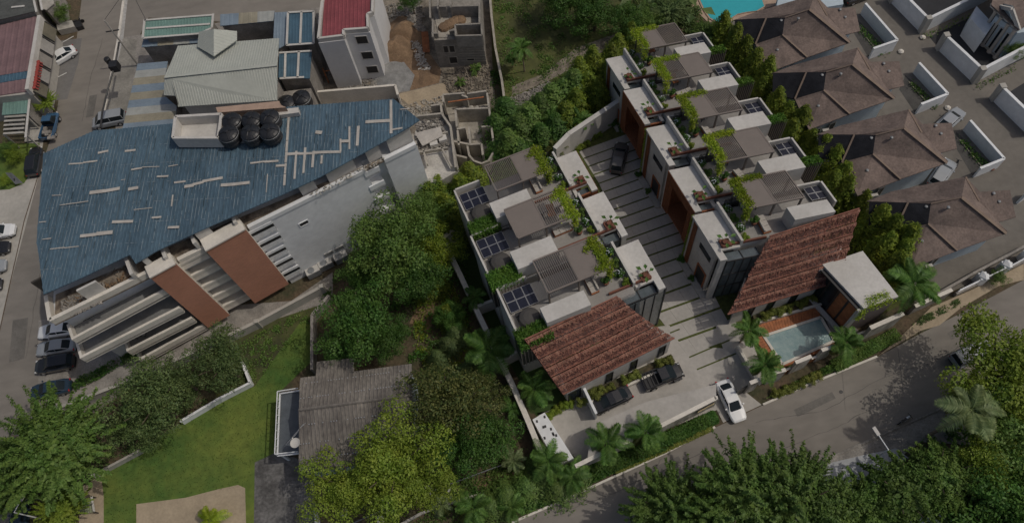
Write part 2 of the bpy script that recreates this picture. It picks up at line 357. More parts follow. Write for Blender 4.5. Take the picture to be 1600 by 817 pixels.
for i in range(len(row) - 1):
    a0, a1 = row[i]; b0, b1 = row[i + 1]; sh = [.0, .03, -.04, .02][i % 4]
    for j in range(4):
        t0 = cut[j] + (sh if 0 < j else 0) + .0015; t1 = cut[j + 1] + (sh if j < 3 else 0) - .0015
        A = a0.lerp(a1, t0); B = a0.lerp(a1, t1); C_ = b0.lerp(b1, t1); D = b0.lerp(b1, t0)
        f = .085; A2, B2 = A.lerp(D, f), B.lerp(C_, f); C2, D2 = C_.lerp(B, f * .6), D.lerp(A, f * .6)
        h = .045 + U_(-.004, .004)
        M().prism([A2, B2, C2, D2], 0, h).build('paving_slab', PAVE, dr)
# lower front drive strips of grass
sheet('pale_terrace', [(843, 240), (872, 215), (900, 236), (915, 262), (905, 275), (880, 262), (864, 246)], .035, CONC)
for (a, b) in [((1077, 558), (1140, 531)), ((1089, 577), (1150, 552)), ((1047, 520), (1062, 514))]:
    g = M(); g.bar(P(*a, .04), P(*b, .04), .16, .03); g.build('grass_strip', MOSS, kind='stuff', label='thin strip of grass between the pale front drive slabs', cat='grass')
# kerbs
def kerb(pts, n='kerb', h=.14, w=.22, m=FASC):
    g = M(); g.wall([P(x, y) for x, y in pts], w, 0, h); return g.build(n, m, kind='structure')
kerb([(800, 816), (862, 789), (954, 747), (1039, 708), (1117, 667)]); kerb([(1192, 632), (1262, 601), (1370, 557)]); kerb([(1290, 718), (1465, 640), (1540, 600)], m=CONCD); kerb([(60, 274), (38, 345), (12, 460), (-10, 560)], h=.05, w=.1, m=BARK)
kerb([(193, 2), (186, 55), (178, 100), (163, 175)], w=.3, h=.12)
for q in [((84, 74), (115, 57)), ((88, 122), (104, 114))]:
    g = M(); g.bar(P(*q[0], .02), P(*q[1], .02), .14, .012); g.build('parking_line', MARK, road)
for q in [((196, 0), (189, 62)), ((188, 62), (181, 95))]:
    g = M(); g.bar(P(*q[0], .02), P(*q[1], .02), .7, .012); g.build('edge_line', mat('faded_marking', (.4, .39, .37), .9, .2, 2), road)

random.seed(3)
for q in [[(1240, 640), (1300, 612), (1306, 622), (1246, 651)], [(1010, 735), (1060, 712), (1066, 722), (1016, 746)], [(1480, 520), (1520, 500), (1526, 510), (1486, 531)], [(110, 230), (130, 226), (124, 262), (104, 264)], [(20, 500), (44, 496), (38, 560), (14, 566)], [(140, 150), (152, 148), (146, 182), (134, 184)]]:
    sheet('tar_patch', q, .016, mat('tar_patch', (.155, .145, .13), .9, .15, .6))
def crack(pts, label):
    g = M(); p = [P(x, y, .02) for x, y in pts]
    for a, b in zip(p[:-1], p[1:]):
        n_ = 8; pr_ = a
        for i in range(1, n_ + 1):
            q = a.lerp(b, i / n_) + (Vector((U_(-.12, .12), U_(-.12, .12), 0)) if i < n_ else Vector()); g.bar(pr_, q, U_(.02, .05), .006); pr_ = q
    return g.build('road_crack', mat('crack_tar', (.09, .085, .08), .9, .1, 1), kind='structure')
crack([(880, 800), (960, 770), (1060, 722), (1150, 690)], ''); crack([(1180, 660), (1290, 640), (1380, 590), (1470, 560), (1560, 500)], ''); crack([(1225, 700), (1300, 670), (1360, 640)], ''); crack([(1000, 760), (1010, 740), (1034, 716)], ''); crack([(100, 260), (92, 330), (60, 440), (40, 560)], ''); crack([(160, 60), (140, 130), (128, 190)], '')
# ================================================================ buildings
def Q(l, z): return [P(x, y, z) for x, y in l]
def Q3(l): return [P(*q) for q in l]
def roofpoly(parent, name, pts3, m, d, pitch=.35, h=.05, mi=None, t=.08):
    pts = Q3(pts3) if not isinstance(pts3[0], Vector) else pts3
    g = M(); r = (P(*d[1], pts[0].z) - P(*d[0], pts[0].z)); corrugated(g, pts, (r.x, r.y), pitch, h, mi)
    o = g.build(name, m, parent)
    g = M(); q = [(p.x, p.y, p.z - .015) for p in pts]; n = len(q)
    a = sum(q[i][0] * q[(i + 1) % n][1] - q[(i + 1) % n][0] * q[i][1] for i in range(n))
    if a < 0: q.reverse()
    g.add(q + [(p[0], p[1], p[2] - t) for p in q], [tuple(range(n, 2 * n))[::-1]] + [(i, i + n, (i + 1) % n + n, (i + 1) % n) for i in range(n)] + [tuple(range(n))])
    g.build('roof_edge', m[0] if isinstance(m, (list, tuple)) else m, parent); return o
def flatpoly(g, pts3, t=.12):
    pts = Q3(pts3) if not isinstance(pts3[0], Vector) else pts3
    n = len(pts); a = sum(pts[i].x * pts[(i + 1) % n].y - pts[(i + 1) % n].x * pts[i].y for i in range(n))
    if a < 0: pts = pts[::-1]
    g.add([tuple(p) for p in pts] + [(p.x, p.y, p.z - t) for p in pts], [tuple(range(n)), tuple(range(2 * n - 1, n - 1, -1))] + [(i, i + n, (i + 1) % n + n, (i + 1) % n) for i in range(n)]); return g
# ---- long building under the blue roof
ZR = 16.5
B = thing('apartment_building', 'long white building with patched blue metal roof and two terracotta facade panels', 'building', P(300, 350, 0))
RO = [(148, 204), (200, 200), (272, 193), (345, 184), (452, 167), (615, 155), (656, 188), (638, 200), (567, 240), (500, 277), (440, 305), (330, 353), (245, 392), (212, 412), (203, 398), (188, 405), (130, 433), (68, 460), (60, 395), (57, 378), (63, 300), (68, 240)]
roofpoly(B, 'metal_roof', [(x, y, ZR) for x, y in RO], BLUER, ((150, 230), (136, 290)), .36, .06)
F0, F1 = P(78, 503, 14.5), P(650, 219, 14.5); fd = Vector((F1.x - F0.x, F1.y - F0.y)).normalized(); fn = Vector((fd.y, -fd.x))
if fn.y > 0: fn = -fn
def FP(px, off=0.0, z=14.5):        # point of the facade plane seen at image column px when z is the height
    a, b = 0.0, 1.0
    # photo column of the point on the facade line at height z
    lo, hi = 0.0, (F1 - F0).length
    for _ in range(40):
        m_ = (lo + hi) / 2; q = Vector((F0.x + fd.x * m_, F0.y + fd.y * m_, z)); c = Rv * q.x + Fv * q.y + upv * (z - HC)
        if CX + FPX * c.x / c.z < px: lo = m_
        else: hi = m_
    return Vector((F0.x + fd.x * lo + fn.x * off, F0.y + fd.y * lo + fn.y * off))
def V3(v, z): return (v.x, v.y, z)
rb = [V2(P(x, y, ZR)) for x, y in [(615, 155), (345, 184), (148, 204), (70, 242), (60, 378)]]
g = M(); body = [FP(78, -1.6), FP(384, -1.6), FP(384, 0), FP(568, 0), FP(568, -1.4), FP(598, -1.4), FP(598, 0), FP(649, 0)] + [q for q in rb[:3]] + [rb[3] * 1, rb[4] * 1]
g.prism(body, 0, 13.5); g.build('wall', WHITEB, B)
g = M(); g.prism([FP(78, 0), FP(650, 0), V2(P(640, 200, ZR)) + fn * .2, V2(P(60, 440, ZR)) + fn * .2], 13.52, 13.75); g.build('attic_ledge', mat('dusty_ledge', (.33, .28, .22), .95, .35, .8, c2=(.09, .07, .055)), B)
g = M(); g.wall([V3(FP(79, -.2), 0), V3(FP(236, -.2), 0)], .4, 13.75, 14.6); e0 = P(72, 462, 14.5); g.wall([V3(FP(79, -.2), 0), (e0.x, e0.y, 0)], .4, 13.75, 14.6); g.build('parapet', FASC, B)
for a, b, zt in [(276, 318, 14.3), (384, 568, 13.95), (598, 648, 14.0)]:
    g = M(); g.wall([V3(FP(a, -.1), 0), V3(FP(b, -.1), 0)], .45, 13.4, zt); g.build('parapet', WHITEB if a > 300 else FASC, B)
# piers and pale wall pieces under the roof edge, dark openings between
E0, E1 = P(212, 412, ZR), P(645, 197, ZR); ed = V2(E1 - E0)
for a, b in [(462, 486), (505, 549), (569, 590), (603, 640), (120, 150), (303, 325), (220, 228)]:
    A = V2(P(a, 412 - (a - 212) * .497, ZR)) - fn * .35; Bq = V2(P(b, 412 - (b - 212) * .497, ZR)) - fn * .35
    g = M(); g.wall([V3(A, 0), V3(Bq, 0)], .25, 13.75, 16.42); g.build('attic_wall', WHITE, B)
for px in [206, 258, 303, 366]:
    A = FP(px + 8, 0, 14.5); g = M(); C_ = A - fn * 2.6; g.wall([V3(A, 0), V3(C_, 0)], .35, 13.75, 15.6); g.build('pier', WHITE, B)
bw = M(); bw.wall([V3(FP(80, -4), 0), V3(FP(640, -4.5), 0)], .2, 13.7, 16.3); bw.build('back_wall', mat('painted_shade_wall', (.05, .045, .04), 1, .3, 1), B)  # shade of the attic interior under the roof, painted as a dark wall
# terracotta panels
for (a, b, c, d_) in [((233, 432), (273, 410), 1.2, .55), ((320, 390), (382, 356), 1.4, .5)]:
    A, C_ = V2(P(*a, 15)), V2(P(*b, 15)); o = (C_ - A).normalized(); k = Vector((o.y, -o.x)); k = k if k.y < 0 else -k
    g = M(); g.prism([A, C_, C_ - k * 1.3, A - k * 1.3], c, 14.7); g.build('core_wall', FASC, B)
    n_ = 30; zs = [c + (14.9 - c) * i / n_ for i in range(n_ + 1)]
    pm = None
    for i in range(n_):
        g = M(); g.prism([A + k * .12, C_ + k * .12, C_ + k * .0, A + k * .0], zs[i] + .012, zs[i + 1] - .012); g.build('facade_board', TPANEL, B)
    g = M(); g.prism([A + k * .25, C_ + k * .25, C_ - k * 1.3, A - k * 1.3], 14.9, 15.1); g.build('cap', FASC, B)
# balconies
def balcony(a, b, z, depth, za=None, cap=True, floor=mat('balcony_tiles', (.20, .20, .195), .8, .15, 1), th=.28):
    A = V2(P(*a, z)); C_ = V2(P(*b, z)); o = (C_ - A).normalized(); k = Vector((o.y, -o.x)); k = k if k.y < 0 else -k
    g = M(); g.prism([A, C_, C_ - k * depth, A - k * depth], z - 1.1, z - .88); s_ = g.build('balcony_floor', floor, B)
    g = M(); g.prism([A, C_, C_ - k * th, A - k * th], z - 1.3, z)
    if cap: g.prism([A - k * th, A + o * th - k * th, A + o * th - k * depth, A - k * depth], z - 1.3, z - .01)
    g.build('balcony_parapet', FASC, B); return A, C_, k, o
b2 = balcony((112, 531), (266, 449), 11.3, 2.0); b3 = balcony((125, 560), (281, 481), 8.1, 3.2); b4 = balcony((198, 549), (300, 497), 4.9, 2.8); b5 = balcony((217, 563), (318, 508), 1.9, 2.4)
# windows on the recessed wall
for a, b, z0, z1, n_ in [(160, 232, 11.6, 13.0, 3), (105, 128, 11.6, 12.9, 1), (150, 225, 8.3, 9.9, 3), (180, 240, 5.1, 6.7, 2)]:
    window(B, FP(a, -1.6, z0), FP(b, -1.6, z0), z0, z1, fn, DARK, GLASS, .1, n_)
# fins between the panels, and boxed openings right of the second panel
for i in range(5):
    z = 13.3 - i * 2.75
    x0, x1 = 277 + i * 17.5, 322 + i * 17.5
    A, C_ = FP(x0, .15, z), FP(x1, .15, z)
    g = M(); g.prism([A, C_, C_ - fn * 1.6, A - fn * 1.6], z - .18, z); g.prism([A, C_, C_ - fn * .22, A - fn * .22], z - .9, z + .35); g.build('balcony_slab', FASC, B)
    A, C_ = FP(x0 + 8, -.5, z - 1.3), FP(x1 + 8, -.5, z - 1.3)
    g = M(); g.add([V3(A - fn * .6, z - .5), V3(C_ - fn * .6, z - .5), V3(C_ + fn * .3, z - 1.5), V3(A + fn * .3, z - 1.5)], [(0, 1, 2, 3), (3, 2, 1, 0)]); g.build('sloped_panel', WHITEB, B)
for i in range(5):
    z = 12.9 - i * 2.5; x0, x1 = 390 + i * 11, 425 + i * 11 - (i > 1) * 3
    A, C_ = FP(x0, .02, z), FP(x1, .02, z)
    g = M(); g.prism([A, C_, C_ + fn * .14, A + fn * .14], z - .1, z + .35); g.build('surround', WHITEB, B); g = M(); g.prism([A, C_, C_ + fn * .14, A + fn * .14], z - 1.75, z - 1.35); g.build('surround', WHITEB, B)
    g = M(); g.prism([A, C_, C_ + fn * .03, A + fn * .03], z - 1.35, z - .1); g.build('opening', DARK if i < 4 else GLASS, B)
    g = M(); g.add([V3(A + fn * .05, z - .75), V3(C_ + fn * .05, z - .75), V3(C_ + fn * .25, z - 1.36), V3(A + fn * .25, z - 1.36)], [(0, 1, 2, 3), (3, 2, 1, 0)]); g.build('sloped_panel', WHITEB, B)
for i in range(4):
    z = 12.6 - i * 2.7; A, C_ = FP(571 + i * 8, .1, z), FP(594 + i * 8, .1, z)
    g = M(); g.prism([A, C_, C_ - fn * 1.5, A - fn * 1.5], z - .25, z); g.prism([A, C_, C_ - fn * .15, A - fn * .15], z - .25, z + .75); g.build('balcony_slab', WHITEB, B)
window(B, FP(468, 0, 10), FP(482, 0, 10), 9.7, 10.4, fn, WHITEB, DARK)
# bare patches and dusty seams on the blue roof
PT = [((107, 257), (152, 252), 2), ((153, 239), (169, 236), 3), ((195, 236), (212, 234), 2.5), ((205, 265), (222, 262), 2), ((222, 262), (249, 260), .8), ((263, 260), (278, 258), 1), ((189, 281), (196, 280), .8), ((245, 276), (263, 275), 2.5),
      ((140, 301), (187, 295), 4), ((200, 296), (216, 293), 3.5), ((81, 306), (96, 305), .8), ((93, 321), (138, 315), 1), ((272, 285), (290, 283), 2), ((288, 292), (303, 290), 3.5), ((301, 288), (318, 284), 3.5), ((316, 283), (348, 278), 3), ((345, 290), (390, 285), 3.5),
      ((209, 327), (238, 324), .8), ((61, 347), (72, 346), 1), ((175, 347), (208, 345), 3.5), ((237, 340), (252, 339), 2.5), ((66, 374), (80, 373), 1), ((125, 369), (176, 362), 4), ((262, 356), (280, 354), 2.5), ((78, 389), (123, 385), 1),
      ((270, 305), (268, 322), 1.5), ((452, 170), (444, 290), 2.5), ((447, 241), (533, 237), 3.5), ((391, 255), (435, 251), 2.5), ((431, 259), (448, 258), 3), ((463, 236), (460, 279), 2.5), ((477, 230), (474, 270), 2.5), ((490, 236), (488, 262), 2.5), ((503, 243), (502, 256), 2.5),
      ((532, 217), (532, 237), 2), ((532, 221), (546, 220), 4), ((546, 198), (546, 234), 2), ((560, 197), (558, 228), 3), ((611, 157), (611, 208), 3), ((571, 191), (611, 188), 4), ((613, 202), (629, 200), 2), ((625, 171), (640, 170), 1), ((493, 207), (503, 207), 4), ((418, 272), (416, 300), 1)]
for ip, (a, b, w) in enumerate(PT):
    A, C_ = P(*a, ZR + .085 + .007 * (ip % 12)), P(*b, ZR + .085 + .007 * (ip % 12)); g = M(); n_ = max(1, int((C_ - A).length / 1.3)); px = .095 * w
    prev = None
    for i in range(n_): g.bar(A.lerp(C_, i / n_) + Vector((0, U_(-.06, .06), 0)), A.lerp(C_, (i + 1) / n_) + Vector((0, U_(-.06, .06), 0)), px * U_(.85, 1.15), .02 + (i % 4) * .0012)
    g.build('roof_patch', PATCH, B)
g = M()
rd = V2(P(136, 290, ZR) - P(150, 230, ZR)).normalized(); rn_ = Vector((-rd.y, rd.x)); ctr = V2(P(340, 280, ZR)); poly2 = [V2(P(x, y, ZR)) for x, y in RO]
def inside(p, pl):
    c = False
    for i in range(len(pl)):
        a, b = pl[i], pl[i - 1]
        if (a[1] > p[1]) != (b[1] > p[1]) and p[0] < (b[0] - a[0]) * (p[1] - a[1]) / (b[1] - a[1]) + a[0]: c = not c
    return c
for i in range(2600):
    p = ctr + rn_ * (.36 * round(U_(-75, 75)) + .0) + rd * U_(-14, 16); q = p + rd * (U_(.3, 1.6) if i % 3 else U_(2, 5))
    if inside(p, poly2) and inside(q, poly2): g.bar((*p, ZR + .075), (*q, ZR + .075), U_(.015, .05), .012)
for k in range(-14, 15):
    for j in range(-60, 60):
        p = ctr + rd * (2.4 * k + .5 * math.sin(j * .05)) + rn_ * (j * .55 + .1); q = p + rn_ * U_(.2, .5)
        if RND() < .6 and inside(p, poly2) and inside(q, poly2): g.bar((*p, ZR + .068), (*q, ZR + .068), U_(.02, .05), .012)
g.build('dusty_seams', DUST, B, kind='stuff')
# debris on the attic ledge
def scatter(name, quad, z, n_, s, m, label=None, cat=None, parent=None):
    g = M(); c = Q(quad, z)
    for _ in range(n_):
        a, b = RND(), RND(); p = (c[0].lerp(c[1], a)).lerp(c[3].lerp(c[2], a), b); k = U_(.4, 1) * s
        q = Vector((U_(-1, 1), U_(-1, 1), U_(-.3, .3))).normalized()
        k *= .62; g.bar(p + Vector((0, 0, k * .3)), p + Vector((0, 0, k * .3)) + q * k, k * U_(.3, .8), k * U_(.2, .6), up=Vector((RND(), RND(), 1)))
    return g.build(name, m, parent, kind='stuff', label=label, cat=cat)
scatter('rubble', [(95, 470), (165, 440), (160, 475), (100, 497)], 13.8, 420, .5, CONCD, 'pale broken rubble heaped on the attic ledge under the blue roof', 'rubble')
scatter('rubble', [(105, 470), (200, 425), (210, 440), (150, 470)], 13.8, 90, .6, EARTH, 'brown earthy rubble in the shade under the blue roof edge', 'rubble')
scatter('rubble', [(480, 305), (600, 245), (602, 250), (484, 312)], 14.0, 120, .35, CONC, 'thin line of stone debris along the white parapet', 'rubble')
g = M()
for i in range(9): g.bar(P(160 + i * 6, 430 - i * 2 + U_(-3, 3), 14), P(170 + i * 5, 418 + U_(-5, 10), 14.8), .06)
g.build('rods', STEEL, kind='stuff', label='tangle of thin pale metal rods on the attic ledge beside the first panel', cat='rods')
# ---- roof tray and tanks
T_ = thing('rooftop_tray', 'white open concrete tray raised on the back edge of the blue roof', 'roof tray', P(305, 197, ZR + .1))
tq = Q([(273, 181), (345, 177), (340, 214), (269, 214)], 18.4); g = M(); g.prism(tq, 16.62, 16.9); g.build('base', WHITE, T_)
g = M(); g.wall(tq + [tq[0]], .3, 16.7, 18.3); g.build('rim', WHITE, T_)
g = M(); g.prism(Q([(340, 168), (434, 160), (434, 215), (338, 222)], 17.2), 16.6, 16.85); plat = g.build('tank_platform', STEEL, label='dark low platform carrying six black water tanks', cat='platform')
W_ = thing('terracotta_coping', 'peach painted ledge behind the six black water tanks', 'ledge', P(390, 160, 17)); g = M(); g.prism(Q([(337, 168), (436, 158), (438, 164), (447, 168), (340, 176)], 17.9), 14, 17.9); g.build('ledge', mat('peach_paint', (.42, .30, .23), .8, .1, 1), W_)
g = M(); g.prism(Q([(434, 172), (466, 168), (467, 176), (436, 180)], 17.2), 16.6, 17.2); g.build('step', WHITE, W_)
tk = thing('water_tank', 'black plastic water tank standing first in the front row of six by the white tray', 'water tank', P(352, 203, 19) * 1)
tk.location.z = 16.86
g = M(); g.lathe([(1.05, 0), (1.25, .12), (1.25, .5), (1.2, .55), (1.25, .6), (1.25, 1.1), (1.2, 1.15), (1.25, 1.2), (1.22, 1.6), (1.0, 1.78), (.6, 1.92), (.3, 1.98)], n=22); g_ = part('shell', g.mesh('shell', TANK, smooth=False), tk)
g = M(); g.lathe([(.28, 1.97), (.3, 2.1), (.1, 2.15)], n=14); part('lid', g.mesh('lid', TANK), tk)
for k in range(4):
    a = k * math.pi / 2 + .2; g = M(); g.tube([(math.cos(a) * .3, math.sin(a) * .3, 2.02), (math.cos(a) * .8, math.sin(a) * .8, 1.9), (math.cos(a) * 1.2, math.sin(a) * 1.2, 1.66)], .045, 5); part('rib', g.mesh('rib', TANK), tk)
g = M(); g.lathe([(1.25, 1.28), (1.275, 1.3), (1.275, 1.36), (1.25, 1.38)], n=22); part('hoop', g.mesh('hoop', STEEL), tk)
tnames = ['middle tank of the front row of six black rooftop tanks', 'last tank of the front row of six on the blue roof, farthest from the tray', 'black water tank behind the front row, nearest the white tray', 'black water tank in the middle of the rear row by the peach ledge', 'black water tank in the rear row at the far end from the tray']
for (x, y), l_ in zip([(387, 201), (417, 199), (357, 182), (388, 180), (417, 177)], tnames):
    q = P(x, y, 18.8); dup(tk, (q.x, q.y, 16.86), RND() * 6, l_, 'black water tanks', U_(.82, .87))
tk['group'] = 'black water tanks'; q = P(352, 203, 18.8); tk.location = (q.x, q.y, 16.86); tk.scale = (.86, .86, .86)
for (x, y), l_ in zip([(444, 156), (468, 148)], ['black water tank on the low roof beside the striped sheds', 'black water tank squeezed next to the narrow dark alley']):
    q = P(x, y, 6.5); dup(tk, (q.x, q.y, 4.5), RND() * 6, l_, 'black water tanks', .95)
g = M(); g.prism(Q([(430, 145), (486, 138), (488, 168), (432, 170)], 4.5), 0, 4.5); g.build('low_flat_roof', CONCD, label='low concrete block carrying two black tanks beside the alley', cat='outbuilding')
# ---- green hip roof complex
G_ = thing('canteen_building', 'large hall with pale green ribbed hip roof and a small crossing gable', 'building', P(350, 110, 0))
g = M(); g.prism(Q([(262, 118), (285, 78), (428, 66), (426, 150), (282, 158)], 7.4), 0, 7.3); g.build('wall', WHITE, G_)
roofpoly(G_, 'roof_slope', [(278, 72, 7.6), (436, 60, 7.6), (433, 102, 9.7), (257, 121, 9.7)], GREENR, ((350, 70), (349, 110)), .34, .03)
roofpoly(G_, 'roof_slope', [(257, 121, 9.7), (433, 102, 9.7), (433, 157, 7.5), (278, 167, 7.5), (278, 150, 8.1), (256, 149, 8.1)], GREENR, ((350, 120), (350, 160)), .34, .03)
g = M(); g.bar(P(257, 121, 9.78), P(433, 102, 9.78), .3, .08); g.build('ridge_cap', GREENR, G_)
roofpoly(G_, 'gable_slope', [(334, 46, 10.1), (334, 88, 9.6), (308, 73, 8.3), (311, 50, 8.3)], GREENR, ((334, 50), (310, 60)), .5, .05)
roofpoly(G_, 'gable_slope', [(334, 46, 10.1), (370, 49, 8.5), (370, 63, 8.5), (334, 88, 9.6)], GREENR, ((334, 60), (370, 58)), .5, .05)
def shed(label, top, z, m, d, pitch=.4, frames=None, fm=WHITE, name='shed_roof', mi=None, wallm=CONCD, cat='shed', h=.025, wz=None):
    c = Q3([(x, y, z) for x, y in top]) if len(top[0]) == 2 else Q3(top); ctr_ = sum(c, Vector()) / len(c)
    t = thing(name, label, cat, (ctr_.x, ctr_.y, 0)); roofpoly(t, 'roof', c, m, d, pitch, h, mi)
    ins = [V2(q).lerp(V2(ctr_), .07) for q in c]; g = M(); g.prism(ins, 0, (wz or min(q.z for q in c) - .12)); g.build('wall', wallm, t)
    for f in (frames or []):
        g = M(); zz = z if len(top[0]) == 2 else top[0][2]; g.bar(P(*f[0], zz + .12), P(*f[1], zz + .12), .28, .1); g.build('trim', fm, t)
    return t
shed('teal roofed shed with white trim at the corner of the two roads', [(226, 32), (332, 24), (330, 45), (312, 53), (224, 60)], 6.6, TEALR, ((250, 32), (249, 58)), .4, [((228, 45), (328, 38)), ((226, 32), (331, 24)), ((226, 31), (223, 60)), ((333, 22), (331, 44)), ((331, 44), (312, 53)), ((312, 53), (223, 60))])
st = [BLUES, OCHRE, mat('pale_stripe', (.36, .37, .35), .6, .1, .6)]
def smi(k, d, j): return [0, 1, 2, 0, 1][(k // 2) % 5]
shed('big low shed roofed in faded blue and ochre stripes beside the roadside verge', [(215, 100), (262, 96), (258, 121), (257, 150), (276, 166), (274, 186), (271, 198), (191, 203)], 5.2, st, ((210, 120), (262, 115)), .62, mi=smi, wallm=CONCD)
shed('narrow striped lean-to roof below the teal shed', [(224, 62), (311, 54), (312, 67), (221, 74)], 5.6, st, ((224, 60), (223, 74)), 1.1, mi=smi)
shed('striped awning roof along the back road right of the small gable', [(344, 23), (429, 17), (427, 33), (344, 41)], 6.2, st, ((360, 20), (359, 40)), 1.3, mi=smi)
shed('soft blue sheet roof beside the framed skylight shed', [(429, 20), (449, 19), (447, 70), (434, 77), (427, 60)], 6.2, BLUES, ((440, 20), (438, 70)), .4)
shed('white framed steel blue shed roof nearest the white block', [(449, 20), (491, 18), (490, 68), (447, 71)], 6.8, [NAVY, TEALR], ((470, 20), (469, 70)), .4, [((450, 20), (491, 18)), ((490, 18), (490, 68)), ((490, 68), (447, 71)), ((448, 71), (450, 20)), ((471, 19), (469, 69))])
shed('steel blue shed roof with white ribs above the alley tanks', [(436, 84), (487, 80), (484, 123), (435, 122)], 6.3, NAVY, ((460, 80), (459, 120)), .4, [((436, 83), (487, 80)), ((446, 84), (445, 122)), ((467, 81), (465, 122)), ((437, 123), (475, 121))])
shed('pale grey lean-to block with air units beside the green hip roof', [(402, 106), (424, 104), (434, 124), (431, 158), (408, 160)], 6.9, mat('cool_grey_sheet', (.2, .21, .22), .7, .1, 1), ((410, 105), (409, 160)), .5)
# ---- white block with red roof
W = thing('white_building', 'three storey plain white building with crimson roof behind its parapet', 'building', P(540, 80, 0))
ZW = 9.6; wp = [(507, -40), (495, 62), (536, 57), (536, 48), (576, 45), (575, 22), (583, 19), (586, -40)]
wq = [V2(q) for q in Q(wp, ZW)]; g = M(); g.prism(wq, 0, 8.9); g.build('wall', mat('bright_white_wall', (.66, .66, .66), .8, .05, .3), W)
g = M(); cc = V2(P(540, 5, ZW)); ins = [q.lerp(cc, .04) for q in wq]; g.wall([V3(q, 0) for q in ins] + [V3(ins[0], 0)], .3, 8.91, ZW); g.build('parapet', WHITE, W)
roofpoly(W, 'red_roof', [P(*q, 9.2) for q in [(509, -38), (503, 59), (537, 53), (538, 47), (572, 43), (571, 24), (578, 18), (580, -38)]], REDR, ((520, 0), (518, 50)), .5, .04)
A, C_ = V2(P(536, 48, ZW)), V2(P(576, 45, ZW)); nn = (C_ - A); nn = Vector((nn.y, -nn.x)).normalized(); nn = nn if nn.y < 0 else -nn
for z0 in (7.0, 4.1, 1.3):
    window(W, A.lerp(C_, .36) + Vector((0, 0)), A.lerp(C_, .82), z0, z0 + 1.4, nn, WHITE, DARK, .1, 0)
def scaff(a): 
    g = M(); q = P(*a); g.bar(q, q + Vector((0, 0, 3)), .12); g.bar(q + Vector((.9, 0, 0)), q + Vector((.9, 0, 2.6)), .12); g.bar(q + Vector((0, 0, 2.4)), q + Vector((.9, 0, 2.4)), .1); return g
scaff((514, 130)).build('timber_prop', DECK, label='two timber props under the corner of the white block by the alley', cat='props')
scaff((556, 122)).build('timber_prop', DECK, label='two timber props beneath the white block near the rubble', cat='props')
# ---- boundary walls of the building site
def bwall(label, pts, h, w=.22, m=FASC, name='boundary_wall', posts=0, cat='wall'):
    g = M(); q = [P(x, y) for x, y in pts]; t = thing(name, label, cat, (q[0].x, q[0].y, 0)); g.wall(q, w, 0, h); g.build('wall', m, t)
    g = M(); g.wall(q, w + .08, h, h + .08); g.build('coping', m, t)
    if posts:
        for a, b in zip(q[:-1], q[1:]):
            n_ = max(1, int((b - a).length / posts))
            for i in range(n_ + (b is q[-1])):
                p = a.lerp(b, i / n_); g = M(); g.box(p.x - w * .8, p.x + w * .8, p.y - w * .8, p.y + w * .8, 0, h + .25); g.build('post', m, t)
    return t
bwall('cream site wall running behind the blue roof', [(504, 163), (624, 153), (628, 168)], 2.6)
bwall('tall plain site wall along the narrow alley by the sheds', [(497, 158), (503, 75), (510, 20)], 2.2, m=FASC)
bwall('long thin wall between the building site and the grass field', [(766, -10), (770, 40), (776, 90), (786, 140), (794, 200)], 1.9, m=BLOCKL)
# ---- cement block house under construction
K = thing('block_house', 'unfinished two storey cement block house with open roof and dark window holes', 'building', P(715, 70, 0))
zk = 6.0; g = M(); g.prism(Q([(676, 57), (712, 55), (753, 54), (748, -40), (672, -40)], zk), 0, 5.2); g.build('wall', BLOCK, K)
def kw(a, b, z0=5.2, z1=6.1, n='upper_wall', m=BLOCK, par=None, w=.22):
    g = M(); g.wall([P(*a, z1), P(*b, z1)], w, z0, z1); g.build(n, m, par or K)
for a, b in [((711, 39), (752, 37)), ((752, 37), (753, 55)), ((712, 56), (753, 55)), ((711, 39), (712, 56)), ((674, 52), (684, 52)), ((676, 58), (676, 30)), ((702, 48), (711, 48)), ((672, 28), (671, -10)), ((749, 0), (749, 36)), ((684, 10), (697, 10)), ((704, 10), (748, 9)), ((684, -8), (684, 14)), ((704, -8), (704, 12))]: kw(a, b, 5.2, 7.2 if a[0] > 705 or a[1] < 15 else 6.1)
g = M(); g.prism(Q([(678, 22), (735, 18), (736, 36), (706, 40), (700, 58), (686, 59)], 5.3), 5.21, 5.3); g.build('floor_screed', BLOCKL, K)
kf0, kf1 = V2(P(676, 57, zk)), V2(P(712, 55, zk)); kn = Vector((kf1 - kf0).to_tuple()); kn = Vector((kn.y, -kn.x)).normalized(); kn = kn if kn.y < 0 else -kn
for t0, t1, z0 in [(.34, .56, 2.8), (.6, .84, 2.8), (.5, .86, .6)]: window(K, kf0.lerp(kf1, t0), kf0.lerp(kf1, t1), z0, z0 + 1.3, kn, BLOCKL, DARK)
kf2 = V2(P(753, 54, zk)); window(K, kf1.lerp(kf2, .25), kf1.lerp(kf2, .55), 1.0, 1.5, kn, BLOCKL, DARK)
g = M()
for z in [.9 + .5 * i for i in range(9)]: g.wall([V3(kf1 + kn * .01, 0), V3(kf2 + kn * .01, 0)], .05, z, z + .04)
g.build('block_courses', BLOCKL, K, kind='stuff')
q0 = P(700, 40, 5.35)
for (x, y), w9 in zip([(694, 43), (701, 39), (707, 36), (713, 33), (719, 32)], ['nearest the open corner', 'second from the open corner', 'in the middle of five', 'fourth from the open corner', 'farthest from the open corner']):
    g = M(); q = P(x, y, 5.4); g.lathe([(.2, 0), (.85, .05), (.7, .35), (.15, .5)], c=(q.x, q.y, 5.32), n=9); g.build('mortar_heap', EARTH, label='orange sand heap on the block house floor, ' + w9, cat='sand heap', group='sand heaps on the block house floor')
g = M()
for i in range(6): g.bar(P(659 + i * 1.8, 50, .3), P(662 + i * 1.8, 82, .3 + i * .02), .12, .06)
